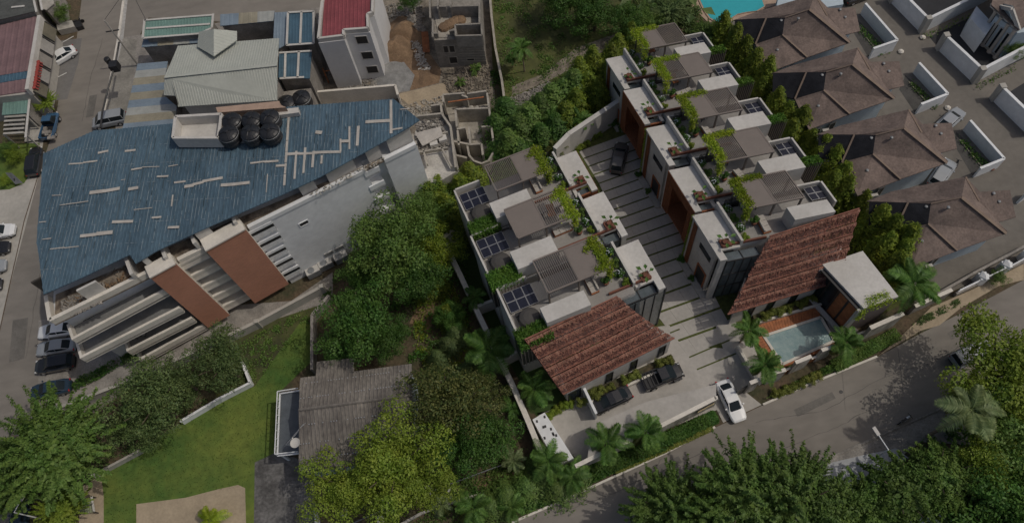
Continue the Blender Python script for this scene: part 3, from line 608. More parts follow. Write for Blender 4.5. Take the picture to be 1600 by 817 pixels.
g.build('timber_stack', DECK, label='stack of reddish planks lying beside the block house', cat='planks')
# ---- roofless rooms
N = thing('roofless_building', 'roofless cement block rooms with one rounded corner at the hedge', 'building', P(730, 220, 0))
g = M(); g.prism(Q([(692, 150), (760, 143), (771, 215), (771, 240), (757, 255), (738, 252), (712, 232), (706, 200)], 2.2), 0, 1.0); g.build('floor', BLOCKL, N)
zz = 3.6
def W2(pts, z0=.9, z1=zz, m=BLOCKL): 
    g = M(); g.wall([P(620 + x / 4.54, 110 + y / 4.54, z1) for x, y in pts], .24, z0, z1); g.build('wall', m, N)
for pts in [[(325, 172), (480, 160)], [(500, 165), (635, 145)], [(640, 160), (682, 485)], [(415, 275), (662, 266)], [(415, 275), (425, 400)], [(425, 415), (485, 405)], [(600, 400), (662, 396)], [(512, 400), (520, 520)], [(430, 425), (440, 530)], [(395, 500), (520, 525), (600, 520)], [(330, 225), (325, 175)], [(460, 175), (500, 190)], [(600, 520), (610, 600)], [(318, 300), (310, 240), (240, 250)]]: W2(pts)
W2([(500, 530), (512, 600), (545, 640), (600, 660), (650, 640), (682, 585), (688, 540), (682, 485)], 0, 3.4)
W2([(395, 500), (405, 620), (415, 690)], 0, 3.4); W2([(415, 600), (500, 620)], 0, 3.0)
for w9, x in zip(['leftmost', 'second from the left', 'third from the left', 'rightmost'], [475, 520, 565, 605]):
    q = P(620 + x / 4.54, 110 + 238 / 4.54, 2.0); g = M(); g.tube([(q.x, q.y, 1.25), (q.x + .1, q.y - .9, 1.3)], .38, 9); g.build('cement_pipe', CONC, label='pale round pipe section in the roofless back room, %s of four' % w9, cat='pipe', group='pipe sections in the roofless room')
g = M(); g.bar(P(700, 160, 3.7), P(756, 152, 3.7), .15, .1); g.build('beam', DECK, N)
S_ = thing('half_built_annex', 'half built grey annex with cluttered roof joined to the long white building', 'building', P(670, 220, 0))
g = M(); g.prism(Q([(652, 182), (690, 178), (703, 196), (712, 262), (690, 275), (652, 285), (643, 215)], 7), 0, 6.2); g.build('wall', mat('annex_render', (.48, .46, .42), .9, .2, .5), S_)
for pts in [[(652, 182), (690, 178), (704, 198), (712, 262)], [(645, 210), (652, 283)]]:
    g = M(); g.wall(Q(pts, 7), .25, 6.2, 7.1); g.build('parapet', BLOCKL, S_)
g = M(); flatpoly(g, [(648, 208, 7.4), (688, 198, 7.6), (692, 212, 7.2), (660, 228, 7.0)], .15); g.build('loose_roof_sheet', PATCH, S_)
for (x, y) in [(676, 222), (690, 215)]:
    g = M(); g.prism(Q([(x - 6, y - 4), (x + 6, y - 7), (x + 8, y + 2), (x - 4, y + 5)], 7), 6.21, 6.9); g.build('roof_box', WHITE, S_)
window(S_, V2(P(655, 272, 6.2)) , V2(P(682, 262, 6.2)), 3.6, 4.8, (0, -1), BLOCKL, DARK, .1, 2)
for (a, b) in [((652, 240), (700, 232)), ((650, 222), (656, 250)), ((668, 214), (700, 208)), ((690, 232), (706, 262)), ((662, 236), (668, 258))]:
    g = M(); g.bar(P(*a, 6.9), P(*b, 6.9), .18, .5); g.build('broken_beam', BLOCKL, S_)
g = M(); g.prism(Q([(655, 214), (668, 210), (672, 222), (660, 228)], 6.3), 6.21, 6.3); g.prism(Q([(682, 214), (694, 210), (698, 226), (686, 230)], 6.3), 6.21, 6.3); g.build('open_void', DARK, S_, kind='stuff')
scatter('rubble', [(650, 190), (690, 182), (700, 230), (655, 240)], 6.25, 300, .7, CONCD, 'building debris strewn over the half built annex roof', 'rubble')
scatter('rubble', [(560, 120), (600, 118), (590, 150), (510, 160)], 0, 500, .6, CONCD, 'stones and spoil between the white block and the cream wall', 'rubble')
scatter('rubble', [(636, 5), (655, 0), (662, 50), (640, 45)], 0, 500, .9, CONCD, 'tall pile of broken concrete by the red dirt', 'rubble')
scatter('rubble', [(598, 10), (650, 5), (640, 25), (600, 30)], 0, 220, .6, BLOCK, 'grey rubble strewn above the red dirt pile', 'rubble')
scatter('rubble', [(690, 112), (765, 100), (765, 150), (700, 145)], 0, 900, .7, RUBG, 'broken blocks covering the ground below the block house', 'rubble')
scatter('rubble', [(640, 55), (652, 60), (672, 110), (655, 110)], 0, 200, .6, PATCH, 'white bags and scraps piled beside the planks', 'rubble')
scatter('rubble', [(782, 160), (860, 130), (870, 145), (800, 185)], 0, 900, .7, CONCD, 'pale stones scattered on the slope below the field', 'stones')
scatter('rubble', [(630, 165), (690, 150), (700, 175), (650, 185)], 0, 200, .6, BLOCKL, 'rubble between the blue roof tip and the roofless rooms', 'rubble')
# dirt heaps
def heap(name, c, r, h, m, label, cat='dirt heap', n_=18):
    g = M(); q = P(*c); rings = [(1, 0), (.8, .22), (.55, .6), (.3, .88), (.08, 1)]; vs_ = []; 
    for rr, hh in rings:
        for i in range(n_): a = 2 * math.pi * i / n_; k = rr * r * (1 + .18 * math.sin(3 * a + c[0]) + U_(-.08, .08)); vs_.append((q.x + k * math.cos(a), q.y + k * math.sin(a) * .9, h * hh * U_(.88, 1.1) - .05))
    g.add(vs_, [(k * n_ + i, k * n_ + (i + 1) % n_, (k + 1) * n_ + (i + 1) % n_, (k + 1) * n_ + i) for k in range(4) for i in range(n_)] + [tuple(range(4 * n_, 5 * n_))])
    return g.build(name, m, label=label, cat=cat, smooth=True)
heap('dirt_heap', (632, 52), 2.6, 1.6, EARTH, 'upper orange earth heap on the building site'); heap('dirt_heap', (620, 78), 2.9, 1.7, EARTH, 'lower orange earth heap with a dug out hollow')
heap('gravel_heap', (610, 128), 3.0, .7, GRAVEL, 'low grey gravel heap behind the cream wall', 'gravel heap'); heap('dirt_heap', (668, 122), 1.6, .6, EARTH, 'small brown heap at the edge of the sandy track')
# ---- grey corrugated house
Hh = thing('farm_house', 'old house with weathered grey corrugated sheet roof beside the lawn', 'building', P(555, 650, 0))
g = M(); g.prism(Q([(474, 596), (640, 578), (640, 706), (474, 730)], 5), 0, 4.9); g.build('wall', BLUEW, Hh)
roofpoly(Hh, 'roof_slope', [(469, 590, 5.4), (494, 587, 5.4), (495, 565, 4.8), (553, 559, 4.8), (553, 580, 5.4), (643, 568, 5.3), (644, 617, 6.8), (467, 640, 6.8)], ASB, ((550, 580), (552, 640)), .40, .07)
roofpoly(Hh, 'roof_slope', [(467, 640, 6.8), (644, 617, 6.8), (648, 714, 4.9), (467, 740, 4.9)], ASB, ((552, 640), (553, 700)), .40, .07)
g = M(); g.tube([P(467, 640, 6.88), P(644, 617, 6.88)], .16, 6); g.build('ridge_cap', ASB, Hh)
g = M()
for k, f in [(0, .35), (0, .8), (1, .25), (1, .55), (1, .8)]:
    for i in range(40):
        x = 470 + i * 4.3; y0 = 640 - (x - 467) * .13; zz_ = 6.8 - f * (1.5 if k == 0 else 1.85); y = y0 - f * 50 if k == 0 else y0 + f * 98
        if RND() < .6: q = P(x, y, zz_ + .13); g.box(q.x - .05, q.x + .05, q.y - .05, q.y + .05, q.z - .04, q.z + .03)
g.build('roof_bolts', SILV, Hh, kind='stuff')
An = thing('balcony_annex', 'flat slate blue balcony deck with white rail on the left of the grey roofed house', 'annex', P(450, 670, 0))
aq = Q([(438, 615), (470, 610), (470, 708), (434, 712)], 3.2); g = M(); g.prism(aq, 2.9, 3.1); g.build('deck', mat('slate_deck', (.10, .115, .13), .5, .15, 1), An)
g = M()
for a, b in ((0, 1), (0, 3), (3, 2)): g.bar(Vector(aq[a]) + Vector((0, 0, .9)), Vector(aq[b]) + Vector((0, 0, .9)), .09); g.bar(Vector(aq[a]) + Vector((0, 0, .1)), Vector(aq[b]) + Vector((0, 0, .1)), .16)
for t_ in range(9): q = aq[0].lerp(aq[3], t_ / 8); g.bar(q, q + Vector((0, 0, .9)), .06)
g.build('railing', WHITEB, An)
for (x, y) in [(441, 618), (437, 708), (466, 706)]:
    g = M(); q = P(x, y, 3); g.bar((q.x, q.y, 0), (q.x, q.y, 2.9), .25); g.build('column', WHITEB, An)
D_ = thing('satellite_dish', 'white satellite dish on the edge of the grey corrugated roof', 'satellite dish', P(462, 692, 5.6)); g = M(); q = P(462, 692, 5.9); g.lathe([(.02, 0), (.3, .05), (.5, .16), (.52, .18), (.3, .08), (.02, .03)], c=tuple(q), n=14); g.build('dish', WHITE, D_); g = M(); g.bar(q - Vector((0, 0, .6)), q, .06); g.build('mount', STEEL, D_)
Y_ = thing('tv_antenna', 'spiky thin television antenna over the slate blue balcony', 'antenna', P(456, 686, 3.1)); g = M(); g.bar(P(453, 688, 5), P(474, 662, 6.6), .05); g.build('boom', SILV, Y_); g = M(); g.bar(P(455, 687, 3.1), P(457, 684, 5.3), .06); g.build('mast', SILV, Y_)
for i in range(8):
    g = M(); c = P(454 + i * 2.7, 687 - i * 3.2, 5 + i * .2); o_ = Vector((.5, .38, 0)) * (1.1 - i * .07); g.bar(c - o_, c + o_, .03); g.build('element', SILV, Y_)
# ---- top-left shops
Z1 = thing('shop_building', 'faded maroon roofed shop with a band of blue sheets', 'shop', P(25, 95, 0))
roofpoly(Z1, 'roof', [(-60, 55, 5.2), (60, 25, 5.2), (49, 110, 5.2), (-60, 128, 5.2)], MAUV, ((30, 40), (20, 110)), .9, .04)
roofpoly(Z1, 'blue_roof_band', [(-60, 140, 5.15), (-60, 128, 5.15), (47, 110, 5.15), (46, 122, 5.15)], NAVY, ((30, 110), (28, 125)), .5, .04)
roofpoly(Z1, 'lower_roof', [(-60, 140, 5.1), (46, 122, 5.1), (43, 143, 4.9), (-60, 158, 4.9)], MAUV, ((30, 120), (28, 140)), .9, .04)
sf0, sf1 = V2(P(63, 27, 5.4)), V2(P(44, 142, 5.4)); g = M(); g.prism([sf0, sf1, V2(P(-60, 156, 5.1)), V2(P(-60, 56, 5.1))], 0, 4.8); g.build('wall', CONC, Z1)
g = M(); g.wall([V3(sf0, 0), V3(sf1, 0)], .5, 4.5, 5.75); g.build('white_gutter', WHITE, Z1)
so = Vector((1, -.12)).normalized()
def lerp2(t): return sf0.lerp(sf1, t)
for i, (t0, t1, m_) in enumerate([(.03, .22, OCHRE), (.25, .42, WHITE), (.44, .60, PATCH), (.63, .80, WHITE), (.82, .98, OCHRE)]):
    a, b = lerp2(t0) + so * .35, lerp2(t1) + so * .35
    g = M(); g.add([V3(a, 4.9), V3(b, 4.9), V3(b + so * .8, 3.3), V3(a + so * .8, 3.3), V3(a - so * .1, 4.8), V3(b - so * .1, 4.8), V3(b + so * .7, 3.2), V3(a + so * .7, 3.2)], [(0, 1, 2, 3), (3, 2, 1, 0), (4, 5, 6, 7), (7, 6, 5, 4), (0, 4, 5, 1), (1, 5, 6, 2), (2, 6, 7, 3), (3, 7, 4, 0)]); sgn = g.build('sign_board', m_, Z1)
    g = M(); g.bar(V3(a + so * .02, 4.93), V3(a + so * .84, 3.33), .12); g.build('sign_frame', DARK, Z1); g = M(); g.bar(V3(b + so * .02, 4.93), V3(b + so * .84, 3.33), .12); g.build('sign_frame', DARK, Z1)
g = M()
for i in range(11):      # red raised lettering, too small to read in the photograph
    q = lerp2(.60 + i * .034) + so * (.5 + .05 * (i % 2)); g.lathe([(.18, 0), (.26, .02), (.26, .1), (.18, .12)], c=(q.x, q.y, 5.0), n=7)
    g.bar(V3(q, 5.0), V3(q + so * .35, 4.6), .16)
g.build('sign_lettering', REDP, Z1)
shed('dark grey flat roof with a pale skylight in the top left corner', [(-60, -30), (40, -30), (55, 18), (-60, 45)], 6.0, mat('charcoal_roof', (.09, .095, .09), .9, .2, 1), ((30, 0), (-20, 10)), .8, [((18, 12), (38, 10)), ((48, -20), (57, 19)), ((57, -30), (66, 16))])
shed('small white building at the top left between the shop and the road', [(58, -30), (80, -30), (84, 6), (72, 16), (66, 14)], 4.2, CONC, ((60, 0), (70, 10)), 1.2)
shed('teal and grey lean-to roof below the shop', [(5, 152), (46, 147), (42, 177), (3, 180)], 3.6, TEALR, ((20, 150), (18, 175)), .5, [((47, 146), (40, 215))])
pg = thing('slatted_pergola', 'pale slatted pergola frame beside the white canopy', 'pergola', P(22, 195, 0))
for i in range(5): g = M(); g.bar(P(7 - i * .4, 183 + i * 6.5, 3.3), P(40 - i * .8, 181 + i * 6.5, 3.3), .3, .12); g.build('beam', CONC, pg)
for (x, y) in [(7, 183), (40, 181), (5, 209), (37, 207)]: g = M(); q = P(x, y, 3.3); g.bar((q.x, q.y, 0), (q.x, q.y, 3.2), .2); g.build('post', CONC, pg)
shed('low pale concrete platform between the shop and the parked blue truck', [(50, 147), (84, 145), (82, 172), (64, 218), (38, 222)], .4, CONC, ((60, 150), (50, 215)), 3, name='flat_canopy', h=.01)
sb = thing('sign_box', 'low grey rectangular sign box at the roadside verge corner', 'sign box', P(100, 40)); g = M(); g.prism(Q([(88, 37), (112, 32), (116, 42), (90, 48)], 1.0), 0, 1.0); g.build('box', CONC, sb); g = M(); g.prism(Q([(113, 34), (124, 31), (128, 40), (118, 43)], .8), 0, .7); g.build('vent', DARK, sb)
g = M()
for i in range(2): g.prism(Q([(2 + i * 0, 292 - i * 8), (22, 285 - i * 8), (30, 292 - i * 8), (8, 300 - i * 8)], .6), .1, .5)
pb = thing('solar_lamp_panel', 'tilted grey panel standing on the small grass verge', 'panel', P(22, 282)); g = M(); g.add(Q3([(8, 270, 2.2), (18, 270, 2.2), (36, 286, .5), (24, 288, .5)]), [(0, 1, 2, 3), (3, 2, 1, 0)]); g.build('panel', STEEL, pb); g = M(); g.bar(P(25, 290, 0), P(22, 279, 1.4), .12); g.build('support', DARK, pb)
# boundary walls lower left
bwall('low concrete wall with pipes along the foot of the white building', [(105, 642), (220, 598), (330, 548), (408, 510), (508, 456)], 1.5, .3, CONC, posts=9)
bwall('thin white garden wall along the upper edge of the lawn', [(150, 746), (195, 722), (225, 706)], .9, .18, CONC); bwall('white garden wall running up the lawn edge to its corner', [(288, 662), (345, 628), (396, 602), (383, 570)], 1.0, .18, WHITEB)
bwall('grey wall running up beside the grey roofed house', [(494, 585), (494, 500), (520, 470)], 1.6, .25, CONCD); bwall('curving white wall at the foot of the yellow green tree', [(497, 800), (500, 822), (500, 860)], 1.2, .15, WHITEB)
# ================================================================ foliage prototypes
def leaf(g, p, n, s, asp=.55):
    n = n.normalized(); a = n.cross(Vector((RND() - .5, RND() - .5, RND() - .5)))
    if a.length < 1e-4: return
    a.normalize(); b = n.cross(a); a = a * s; b = b * s * asp
    g.v += [tuple(p - a), tuple(p - b), tuple(p + a), tuple(p + b)]; k = len(g.v) - 4; g.f.append((k, k + 1, k + 2, k + 3)); g.mi.append(g.cur)
def rdir(up=0.0):
    while True:
        v = Vector((U_(-1, 1), U_(-1, 1), U_(-1, 1)))
        if .05 < v.length < 1: v.normalize(); v.z += up; return v.normalized()
def crown_mesh(nl, per, lobe=(.28, .46), flat=.72, ls=.055, seed=1, drop=0.0, inner=True):
    random.seed(seed); g = M(); cs = []
    for i in range(nl):
        d = rdir(.25); d.z *= 1; r = U_(.3, .88) ; c = Vector((d.x * r * 1.05, d.y * r * 1.05, d.z * r * flat)); cs.append((c, U_(*lobe)))
    cs.append((Vector((.1, 0, -.05)), .42)); cs.append((Vector((-.1, .1, -.2)), .45))
    for c, R_ in cs:
        k = int(per * (R_ / .37) ** 2)
        for _ in range(k):
            d = rdir(.35); rr = R_ * U_(.72, 1.08) * (1 + .16 * math.sin(7 * d.x + 5 * d.y + c.x * 9)); p = c + Vector((d.x, d.y, d.z * .8)) * rr
            p.z -= drop * (p.x ** 2 + p.y ** 2)
            leaf(g, p, (d + rdir() * .7), ls * U_(.7, 1.3))
    random.seed(seed + 99); return g
def column_mesh(n_, seed, h=3.0):      # feathery upright plant, radius 1 at the base, height h
    random.seed(seed); g = M(); L = 46
    for i in range(L):
        t = i / L; r = (1 - t) ** .75 * 1.0 + .06; z = .15 + t * h; a0 = i * 2.4
        for k in range(5):
            a = a0 + k * 1.26 + U_(-.3, .3); rr = r * U_(.75, 1.12)
            for q in range(n_ * 2):
                s = U_(.15, 1.0); p = Vector((math.cos(a) * rr * s, math.sin(a) * rr * s, z + .16 * math.sin(s * 3) - .18 * s * s)) + Vector((U_(-1, 1), U_(-1, 1), U_(-1, 1))) * .1
                d = Vector((math.cos(a), math.sin(a), .9)) + rdir() * .5
                leaf(g, p, d, .07 * U_(.7, 1.4), .32)
    return g
def trunk_mesh(h, r, seed, limbs=5, R_=1.0):
    random.seed(seed); g = M(); g.tube([(0, 0, -.05), (U_(-.05, .05), 0, h * .5), (0, U_(-.05, .05), h)], [r, r * .75, r * .5], 7)
    for i in range(limbs):
        a = i * 6.28 / limbs + U_(-.3, .3); g.tube([(0, 0, h * .7), (math.cos(a) * R_ * .3, math.sin(a) * R_ * .3, h * 1.0), (math.cos(a) * R_ * .62, math.sin(a) * R_ * .62, h * 1.25)], [r * .45, r * .3, r * .12], 5)
    return g
def plume_mesh(nb, per, seed, ln=(.35, .6), ls=.03, up=.25, flat=.6, droop=0.0, rad=.085):
    random.seed(seed); g = M()
    for i in range(nb):
        d = rdir(up); d.z = abs(d.z) * flat + .02; r0 = U_(.15, .62); b0 = Vector((d.x * r0, d.y * r0, d.z * r0 - .12)); L = U_(*ln); dd = (d + rdir() * .35).normalized()
        n_ = int(per * L / ln[1])
        for _ in range(n_):
            t = RND() ** .8; w = rad * (1 - .75 * t) * (1.25 if t < .5 else 1); p = b0 + dd * L * t + rdir() * w * U_(.5, 1.1); p.z -= droop * t * t * L
            leaf(g, p, (p - b0 - dd * L * t * .8) + Vector((0, 0, .06)) + rdir() * .08, ls * U_(.6, 1.4), .42)
    core = 60
    for _ in range(per * 14):
        d = rdir(.2); rr = U_(.45, .62); leaf(g, Vector((d.x * rr, d.y * rr, d.z * rr * flat - .08)), d + rdir() * .6, ls * 1.6, .6)
    return g
CR = {}
for nm, args in {'round': (60, 620, (.15, .30), .72, .027, 3), 'round2': (66, 560, (.14, .28), .66, .027, 43), 'open': (58, 520, (.13, .25), .62, .026, 12), 'fine': (72, 520, (.12, .25), .7, .025, 21)}.items():
    CR[nm] = crown_mesh(*args).mesh('crown_' + nm, L_MID)
CR['puffy'] = crown_mesh(34, 820, (.17, .30), .62, .026, 77).mesh('crown_puffy', L_MID)
CR['tufty'] = plume_mesh(190, 150, 8, (.38, .68), .028, .25, .6, 0, .08).mesh('crown_tufty', L_MID); CR['tufty2'] = plume_mesh(170, 165, 58, (.34, .75), .028, .25, .6, 0, .075).mesh('crown_tufty', L_MID)
CR['droop'] = plume_mesh(130, 130, 31, (.35, .6), .034, .2, .55, .55, .10).mesh('crown_droop', L_MID)
CR['shrub'] = crown_mesh(9, 170, (.3, .5), .8, .085, 17).mesh('shrub_leaves', L_HEDGE)
CR['small'] = crown_mesh(7, 110, (.3, .5), .9, .13, 19).mesh('small_leaves', L_DARK)
COLM = [column_mesh(9, 41 + i).mesh('column_leaves', L_BAMB) for i in range(3)]
TRK = trunk_mesh(1.0, .06, 5).mesh('trunk', BARK)
def setmat(o, m):
    o.material_slots[0].link = 'OBJECT'; o.material_slots[0].material = m
def tree(name, label, x, y, r, h, kind, m, group=None, cat='tree', rz=None, zc=None, sq=1.0):
    """x,y photo position of the crown centre; r crown radius in metres; h crown centre height."""
    q = P(x, y, h); t = thing(name, label, cat, (q.x, q.y, 0), group=group)
    if kind in ('round', 'tufty') and RND() < .5: kind += '2'
    c = part('crown', CR[kind], t); c.location = (0, 0, h); c.scale = (r, r * sq, r * (zc or .85)); c.rotation_euler = (0, 0, rz if rz is not None else U_(0, 6.28)); setmat(c, m)
    k = part('trunk', TRK, t); k.scale = (r * .9, r * .9, max(.3, h * .95)); return t
def hedge_tree(label, x, y, r, h, group, m=None, i=0):
    r *= 1.3
    q = P(x, y, h * .5); t = thing('bamboo_clump', label, 'bamboo', (q.x, q.y, 0), U_(0, 6), group)
    c = part('foliage', COLM[i % 3], t); c.scale = (r, r, h / 3.1); setmat(c, m or L_BAMB)
    k = part('stem', TRK, t); k.scale = (r * .8, r * .8, h * .6); return t
# palm frond: rachis arching out, leaflets either side
def frond_mesh(L, seed, droop=.55, nl=22, w=.36, curl=.0):
    random.seed(seed); g = M(); pts = []
    for i in range(9):
        t = i / 8; pts.append(Vector((L * t * (1 - .12 * t), 0, L * (.42 * t - (droop + .3) * t * t))))
    g.tube(pts, [.035 * L / 3 * (1 - .8 * i / 8) + .006 for i in range(9)], 4)
    for i in range(nl):
        t = .12 + .88 * i / nl; k = t * 8; j = min(7, int(k)); p = pts[j].lerp(pts[j + 1], k - j); d = (pts[j + 1] - pts[j]).normalized()
        ll = w * L * math.sin(math.pi * (.12 + .85 * t)) ** .6 * U_(.85, 1.1)
        for s in (-1, 1):
            side = Vector((d.x * .55, s * 1.0, -.35 + U_(-.12, .2))).normalized(); e = p + side * ll; m_ = p + side * ll * .5 + Vector((0, 0, .03 * L)); wv = d * (.016 * L)
            k0 = len(g.v); g.v += [tuple(p - wv * .5), tuple(p + wv * .5), tuple(m_ + wv), tuple(e), tuple(m_ - wv)]; g.f.append((k0, k0 + 1, k0 + 2, k0 + 3, k0 + 4)); g.mi.append(0)
    return g
FR = [frond_mesh(3.0, 60 + i, d, n + 12, .30).mesh('frond', L_PALM) for i, (d, n) in enumerate([(.35, 24), (.6, 24), (.8, 22), (.15, 22)])]
PTR = M().tube([(0, 0, -.1), (.04, 0, .5), (0, .02, 1)], [.14, .11, .09], 8).mesh('palm_trunk', PTRUNK)
def palm(label, x, y, L, h, m=None, group=None, nf=15, name='palm_tree', base=None, dr=0):
    q = P(x, y, h); t = thing(name, label, 'palm', (q.x, q.y, 0), group=group)
    k = part('trunk', PTR, t); k.scale = (1.2 * L / 3, 1.2 * L / 3, h)
    lx, ly = U_(-.1, .1), U_(-.1, .1); k.rotation_euler = (lx, ly, 0)
    for i in range(nf + 2):
        f = part('frond', FR[(i * 7 + dr) % 4], t); f.location = (0, 0, h); s = L / 3 * U_(.82, 1.08); f.scale = (s * U_(.8, 1.1), s * U_(.8, 1.1), s)
        f.rotation_euler = (U_(-.2, .2), (-.55 if i % 3 == 0 else -.15) + U_(-.12, .1), i * 6.283 * .382 + U_(-.3, .3))
        f.location = (h * math.sin(ly), -h * math.sin(lx), h)
        if i >= nf: f.rotation_euler[1] = U_(.35, .7)
        setmat(f, L_BROWN if i >= nf else (m or L_PALM))
    return t
# big leaf plant (bird of paradise)
g = M()
for (d, l) in [((1, 0), 1.0), ((-.5, .8), .9), ((-.4, -.9), .8), ((.6, .8), .7), ((.5, -.7), .85)]:
    d = Vector((*d, 0)).normalized(); a = Vector((0, 0, 0)); b = d * l * .45 + Vector((0, 0, l * .8)); c = d * l * 1.15 + Vector((0, 0, l * .75)); s = Vector((-d.y, d.x, 0)) * .2
    g.tube([a, b], .02, 4); m_ = b.lerp(c, .5) + Vector((0, 0, .08)); g.add([b, m_ + s, c, m_ - s], [(0, 1, 2, 3)])
BOP = g.mesh('big_leaves', L_DARK)
def bigleaf(label, p, s, m=None, group=None):
    t = thing('broad_leaf_plant', label, 'plant', p, U_(0, 6), group); l_ = part('leaves', BOP, t); l_.scale = (s, s, s); setmat(l_, m or L_DARK)
    g = M(); g.lathe([(.2, 0), (.3, .3), (.3, .35)], n=10); part('pot', g.mesh('pot', RUST), t); return t
def shrub(name, label, p, r, m, group=None, kind='shrub', cat='shrub', zs=.8, flowers=False):
    t = thing(name, label, cat, p, U_(0, 6), group); c = part('foliage', CR[kind], t); c.location = (0, 0, r * .6); c.scale = (r, r, r * zs); setmat(c, m)
    if flowers:
        f = part('flowers', FLM, t, kind='stuff'); f.location = (0, 0, r * .7); f.scale = (r,) * 3
    return t
random.seed(5); g = M()
for _ in range(26): d = rdir(.6); leaf(g, d * U_(.75, 1.0), d + rdir() * .3, .12, .9)
FLM = g.mesh('flower_heads', FLOW)
def leafrun(name, label, segs, n_, s, m, cat, spread=.35, hang=.4, group=None, parent=None, kind=None):
    g = M()
    for a, b in segs:
        a, b = Vector(a), Vector(b)
        for _ in range(int(n_ * (b - a).length)):
            p = a.lerp(b, RND()) + Vector((random.gauss(0, spread * .6), random.gauss(0, spread * .6), -abs(random.gauss(0, hang)) + .12)); leaf(g, p, rdir(.5), s * U_(.7, 1.3), .6)
    return g.build(name, m, parent, label=None if parent else label, cat=None if parent else cat, group=group, kind=kind)
# ================================================================ furniture prototypes
def mk(name, label, cat): t = thing(name, label, cat, (0, 0, 0)); return t
sofa = mk('garden_sofa', '', 'sofa'); g = M(); g.box(-1.1, 1.1, -.45, .45, .08, .35); part('base', g.mesh('base', DECK), sofa)
for i in (-1, 0, 1): g = M(); g.box(i * .7 - .33, i * .7 + .33, -.35, .43, .355, .52); part('seat_cushion', g.mesh('seat_cushion', CUSH), sofa)
for i in (-1, 0, 1): g = M(); g.box(i * .7 - .33, i * .7 + .33, -.45, -.27, .53, .85); part('back_cushion', g.mesh('back_cushion', CUSH), sofa)
table = mk('garden_table', '', 'table'); g = M(); g.box(-.8, .8, -.42, .42, .70, .76); part('top', g.mesh('top', DECK), table)
for a in (-.7, .7):
    for b in (-.34, .34): g = M(); g.box(a - .04, a + .04, b - .04, b + .04, 0, .69); part('leg', g.mesh('leg', DARK), table)
chair = mk('garden_chair', '', 'chair'); g = M(); g.box(-.24, .24, -.24, .24, .40, .46); part('seat', g.mesh('seat', CUSH), chair); g = M(); g.box(-.24, .24, -.28, -.23, .46, .88); part('backrest', g.mesh('backrest', CUSH), chair)
for a in (-.2, .2):
    for b in (-.2, .2): g = M(); g.box(a - .025, a + .025, b - .025, b + .025, 0, .395); part('leg', g.mesh('leg', DARK), chair)
USED = set()
def place(proto, loc, rz, label, scale=None, group=None):
    if proto.name not in USED:
        USED.add(proto.name); proto.location = loc; proto.rotation_euler = (0, 0, rz); proto['label'] = label
        if scale: proto.scale = (scale,) * 3
        if group: proto['group'] = group
        return proto
    return dup(proto, loc, rz, label, group, scale or 1)
